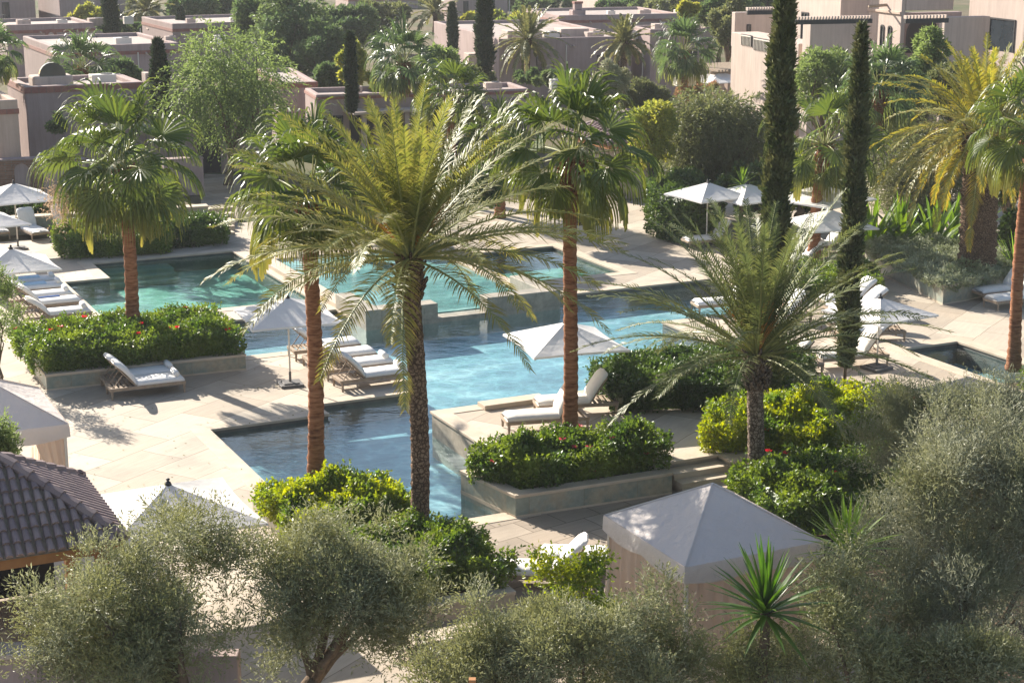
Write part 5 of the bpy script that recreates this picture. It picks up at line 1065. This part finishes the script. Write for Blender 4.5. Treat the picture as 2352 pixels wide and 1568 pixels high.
def win(name, D, x0, x1, yt, yb, face, blk, m='glass', arch=False):
    X0, Y0, la, lb, zb, zt = blk
    zt_, zb_ = wz(D, yt), wz(D, yb)
    if face == 'front':
        base = SHO+HV*X0+HB*Y0+Vector((0, 0, (zt_+zb_)/2)); u0, u1 = solve_along(base, HV, x0), solve_along(base, HV, x1); return recess(sh, name, X0+(u0+u1)/2, Y0, zb_, abs(u1-u0), zt_-zb_, 'front', m, 'metal_dark', arch)
    base = SHO+HV*X0+HB*Y0+Vector((0, 0, (zt_+zb_)/2)); u0, u1 = solve_along(base, HB, x0), solve_along(base, HB, x1); return recess(sh, name, X0, Y0+(u0+u1)/2, zb_, abs(u1-u0), zt_-zb_, 'left', m, 'metal_dark', arch)
lowb = sb('lower_wing', 86, 1681, 1835, 1900, 101)
upl = sb('upper_wing', 97, 1681, 1689, 1800, 29, 108)
blA = sb('tower', 88, 1806, 1935, 2015, -60)
blA2 = sb('terrace_wall', 84, 1845, 1863, 1990, 42)
blB = sb('tower', 84, 2000, 2076, 2085, -60)
blB2 = sb('recess_wall', 88, 2070, 2080, 2210, 30, m='stucco')
blB3 = sb('overhang', 84, 2070, 2086, 2195, -60, 25)
blC = sb('terrace_wall', 82, 2158, 2171, 2275, 40)
blD = sb('tower', 80, 2232, 2420, 2440, -60)
win('window', 86, 1842, 1855, 48, 113, 'left', blA)
win('window', 83, 2024, 2029, 70, 116, 'left', blB, arch=True); win('window', 83, 2041, 2046, 70, 116, 'left', blB, arch=True)
win('door', 86, 2084, 2150, 52, 130, 'front', blB2, 'dark', True)
win('door', 82, 2274, 2329, 52, 125, 'left', blD)
win('window', 97, 1717, 1722, 60, 78, 'front', upl)
win('balcony_opening', 86, 1705, 1727, 104, 128, 'left', lowb, 'dark'); win('balcony_opening', 86, 1734, 1790, 107, 134, 'left', lowb, 'dark')
# brick string course and spout
def rail(name, blk, D, x0, x1, yt, yb, n):
    X0, Y0, la, lb, zb, zt = blk; base = SHO+HV*X0+HB*Y0+Vector((0, 0, wz(D, (yt+yb)/2))); u0, u1 = solve_along(base, HB, x0), solve_along(base, HB, x1); z0, z1 = wz(D, yb), wz(D, yt); b = MB()
    for i in range(n): b.box((X0-.07, Y0+u0+(u1-u0)*i/(n-1), (z0+z1)/2), (.03, .03, z1-z0))
    b.box((X0-.07, Y0+(u0+u1)/2, z1+.02), (.05, abs(u1-u0), .05)); b.build(name, M['pole'], sh)
rail('railing', lowb, 86, 1705, 1727, 105, 127, 8); rail('railing', lowb, 86, 1734, 1790, 108, 133, 18)
def pergola_slats(D, x0, x1, y, n):
    a, q = sh_at(D, x0, y), sh_at(D, x1, y)
    b = MB(); L = (SHO+HV*a[0]+HB*a[1]+Vector((0, 0, a[2]))); l = solve_along(L, HV, x1)
    b.box((a[0]+l/2, a[1], a[2]-.12), (abs(l), .12, .2)); b.build('pergola_beam', M['metal_dark'], sh)
    for i in range(n): b = MB(); b.box((a[0]+l*(i+.5)/n, a[1]+.1, a[2]+.05), (.07, .28, .16)); b.build('pergola_slat', M['stucco_light'], sh, bevel=.01)
pergola_slats(80, 1825, 2003, 46, 26); pergola_slats(78, 2079, 2178, 43, 13); pergola_slats(84, 1716, 1782, 24, 11)
X0, Y0, la, lb, zb, zt = blB; b = MB(); b.box((X0-.04, Y0+lb/2, wz(84, 31)), (.10, lb, .14)); b.build('string_course', M['stucco_warm'], sh, bevel=.02)
b = MB(); q = sh_at(84, 2046, 18); b.tube([(X0, Y0+lb*.45, wz(84, 16)), (X0-1.0, Y0+lb*.45, wz(84, 16)-.05)], .07, 6); b.build('water_spout', M['wood'], sh)
# garden pergola in front
pg = thing('garden_pergola', 'pergola with rose pillars and grey timber roof below the sand house', 'pergola', G(1640, 262), RZ)
for i, (x, y) in enumerate(((0, 0), (2.7, -.4), (0, 3.0), (2.7, 2.6))): b = MB(); b.box((x, y, 1.25), (.42, .42, 2.5)); b.build('pillar', M['stucco_warm'], pg, bevel=.02)
b = MB()
for i in range(16): b.box((-.3+i*.23, 1.3, 2.72), (.10, 4.4, .12))
for y in (-.3, 2.9): b.box((1.4, y, 2.58), (4.0, .16, .16))
b.build('timber_roof', M['wood'], pg)
wall_px('garden_wall', 'low brown garden wall behind the pergola pillars', 1610, 245, 1730, 240, 180, .4, 'stucco_warm')
_rg = np.random.default_rng(77); _P = np.array([tuple(W(a, b_, .014)) for a, b_ in zip(_rg.uniform(2, 16, 900), _rg.uniform(22, 62, 900))]); _in = []
from mathutils.geometry import intersect_point_line
def _inside(p, poly):
    c = False
    for i in range(len(poly)):
        x1, y1 = poly[i-1][:2]; x2, y2 = poly[i][:2]
        if (y1 > p[1]) != (y2 > p[1]) and p[0] < (x2-x1)*(p[1]-y1)/(y2-y1)+x1: c = not c
    return c
_P = np.array([p for p in _P if not any(_inside(p, q) for q in (main_pool, green_pool, basin, [tuple(v)[:2] for v in p1]))])
_V, _F = leaf_quads(_P, _rg.normal(size=_P.shape)*np.array([1, 1, .05]), .07, .03, _rg, .1); _V[:, 2] = np.maximum(_V[:, 2], .013)
put('fallen_leaves', np_mesh('fallen_leaves', _V, _F, mats=[M['date_far']]), None, kind='stuff')
far_tree('low green hedge behind the parapet left of the far dark cypress', 142, 275, 62, 62, 10, 78, 'far_tree', 160, 3500, .24, .1, 10, name='garden_bush', cat='bush')
far_tree('leafy tree between the two left rose houses behind the small fan palm', 95, 290, 175, 45, 36, 240, 'far_tree', 161, 4500, .2, .08, 10, name='broad_tree')
far_tree('soft green tree right of the banded house above the central palms', 100, 790, 175, 42, 36, 240, 'pepper_grey', 162, 4500, .2, .07, 10, name='broad_tree')
# small extras
t = thing('side_table', 'small dark wooden side table at the end of the dark terrace hedge', 'table', G(1672, 925, TZ), RZ)
b = MB(); b.box((0, 0, .44), (.62, .5, .05)); b.build('top', M['wood'], t, bevel=.01)
for sx in (-1, 1):
    for sy in (-1, 1): b = MB(); b.box((sx*.26, sy*.2, .21), (.05, .05, .42)); b.build('leg', M['wood'], t)
t = thing('side_table', 'small round topped stone table right of the grey palm trunk', 'table', G(1800, 905, TZ), RZ)
b = MB(); b.tube([(0, 0, .42), (0, 0, .47)], [.3, .3], 20); b.build('top', M['grey_stone'], t); b = MB(); b.tube([(0, 0, 0), (0, 0, .42)], [.2, .08], 12); b.build('base', M['grey_stone'], t, True)
t = thing('garden_bench', 'low pale stone block bench on the sunny path at the bottom centre', 'bench', G(1035, 1500), RZ); b = MB(); b.box((0, 0, .2), (1.5, .5, .4)); b.build('seat', M['coping'], t, bevel=.02)
t = thing('timber_post', 'short rust red timber post at the bottom centre among olive leaves', 'post', atD(1085, 1590, 20.5)-Vector((0, 0, 1.5)), 0); b = MB(); b.box((0, 0, .85), (.09, .09, 1.7)); b.build('shaft', M['wood_orange'], t); b = MB(); b.box((-.2, 0, 1.3), (.6, .06, .08)); b.build('rail', M['wood_orange'], t)
# haze: pale air thickening with distance
b = MB(); b.box((0, 170, 20), (640, 420, 44)); 
hm = bpy.data.materials.new('haze_air'); hm.use_nodes = True; nt = hm.node_tree; nt.nodes.remove(nt.nodes['Principled BSDF']); v = nt.nodes.new('ShaderNodeVolumePrincipled')
v.inputs['Color'].default_value = (.93, .93, .96, 1); v.inputs['Density'].default_value = .00033; v.inputs['Anisotropy'].default_value = 0.0; nt.links.new(v.outputs[0], nt.nodes['Material Output'].inputs['Volume'])
HAZE = True
if HAZE: b.build('haze', hm, kind='stuff')
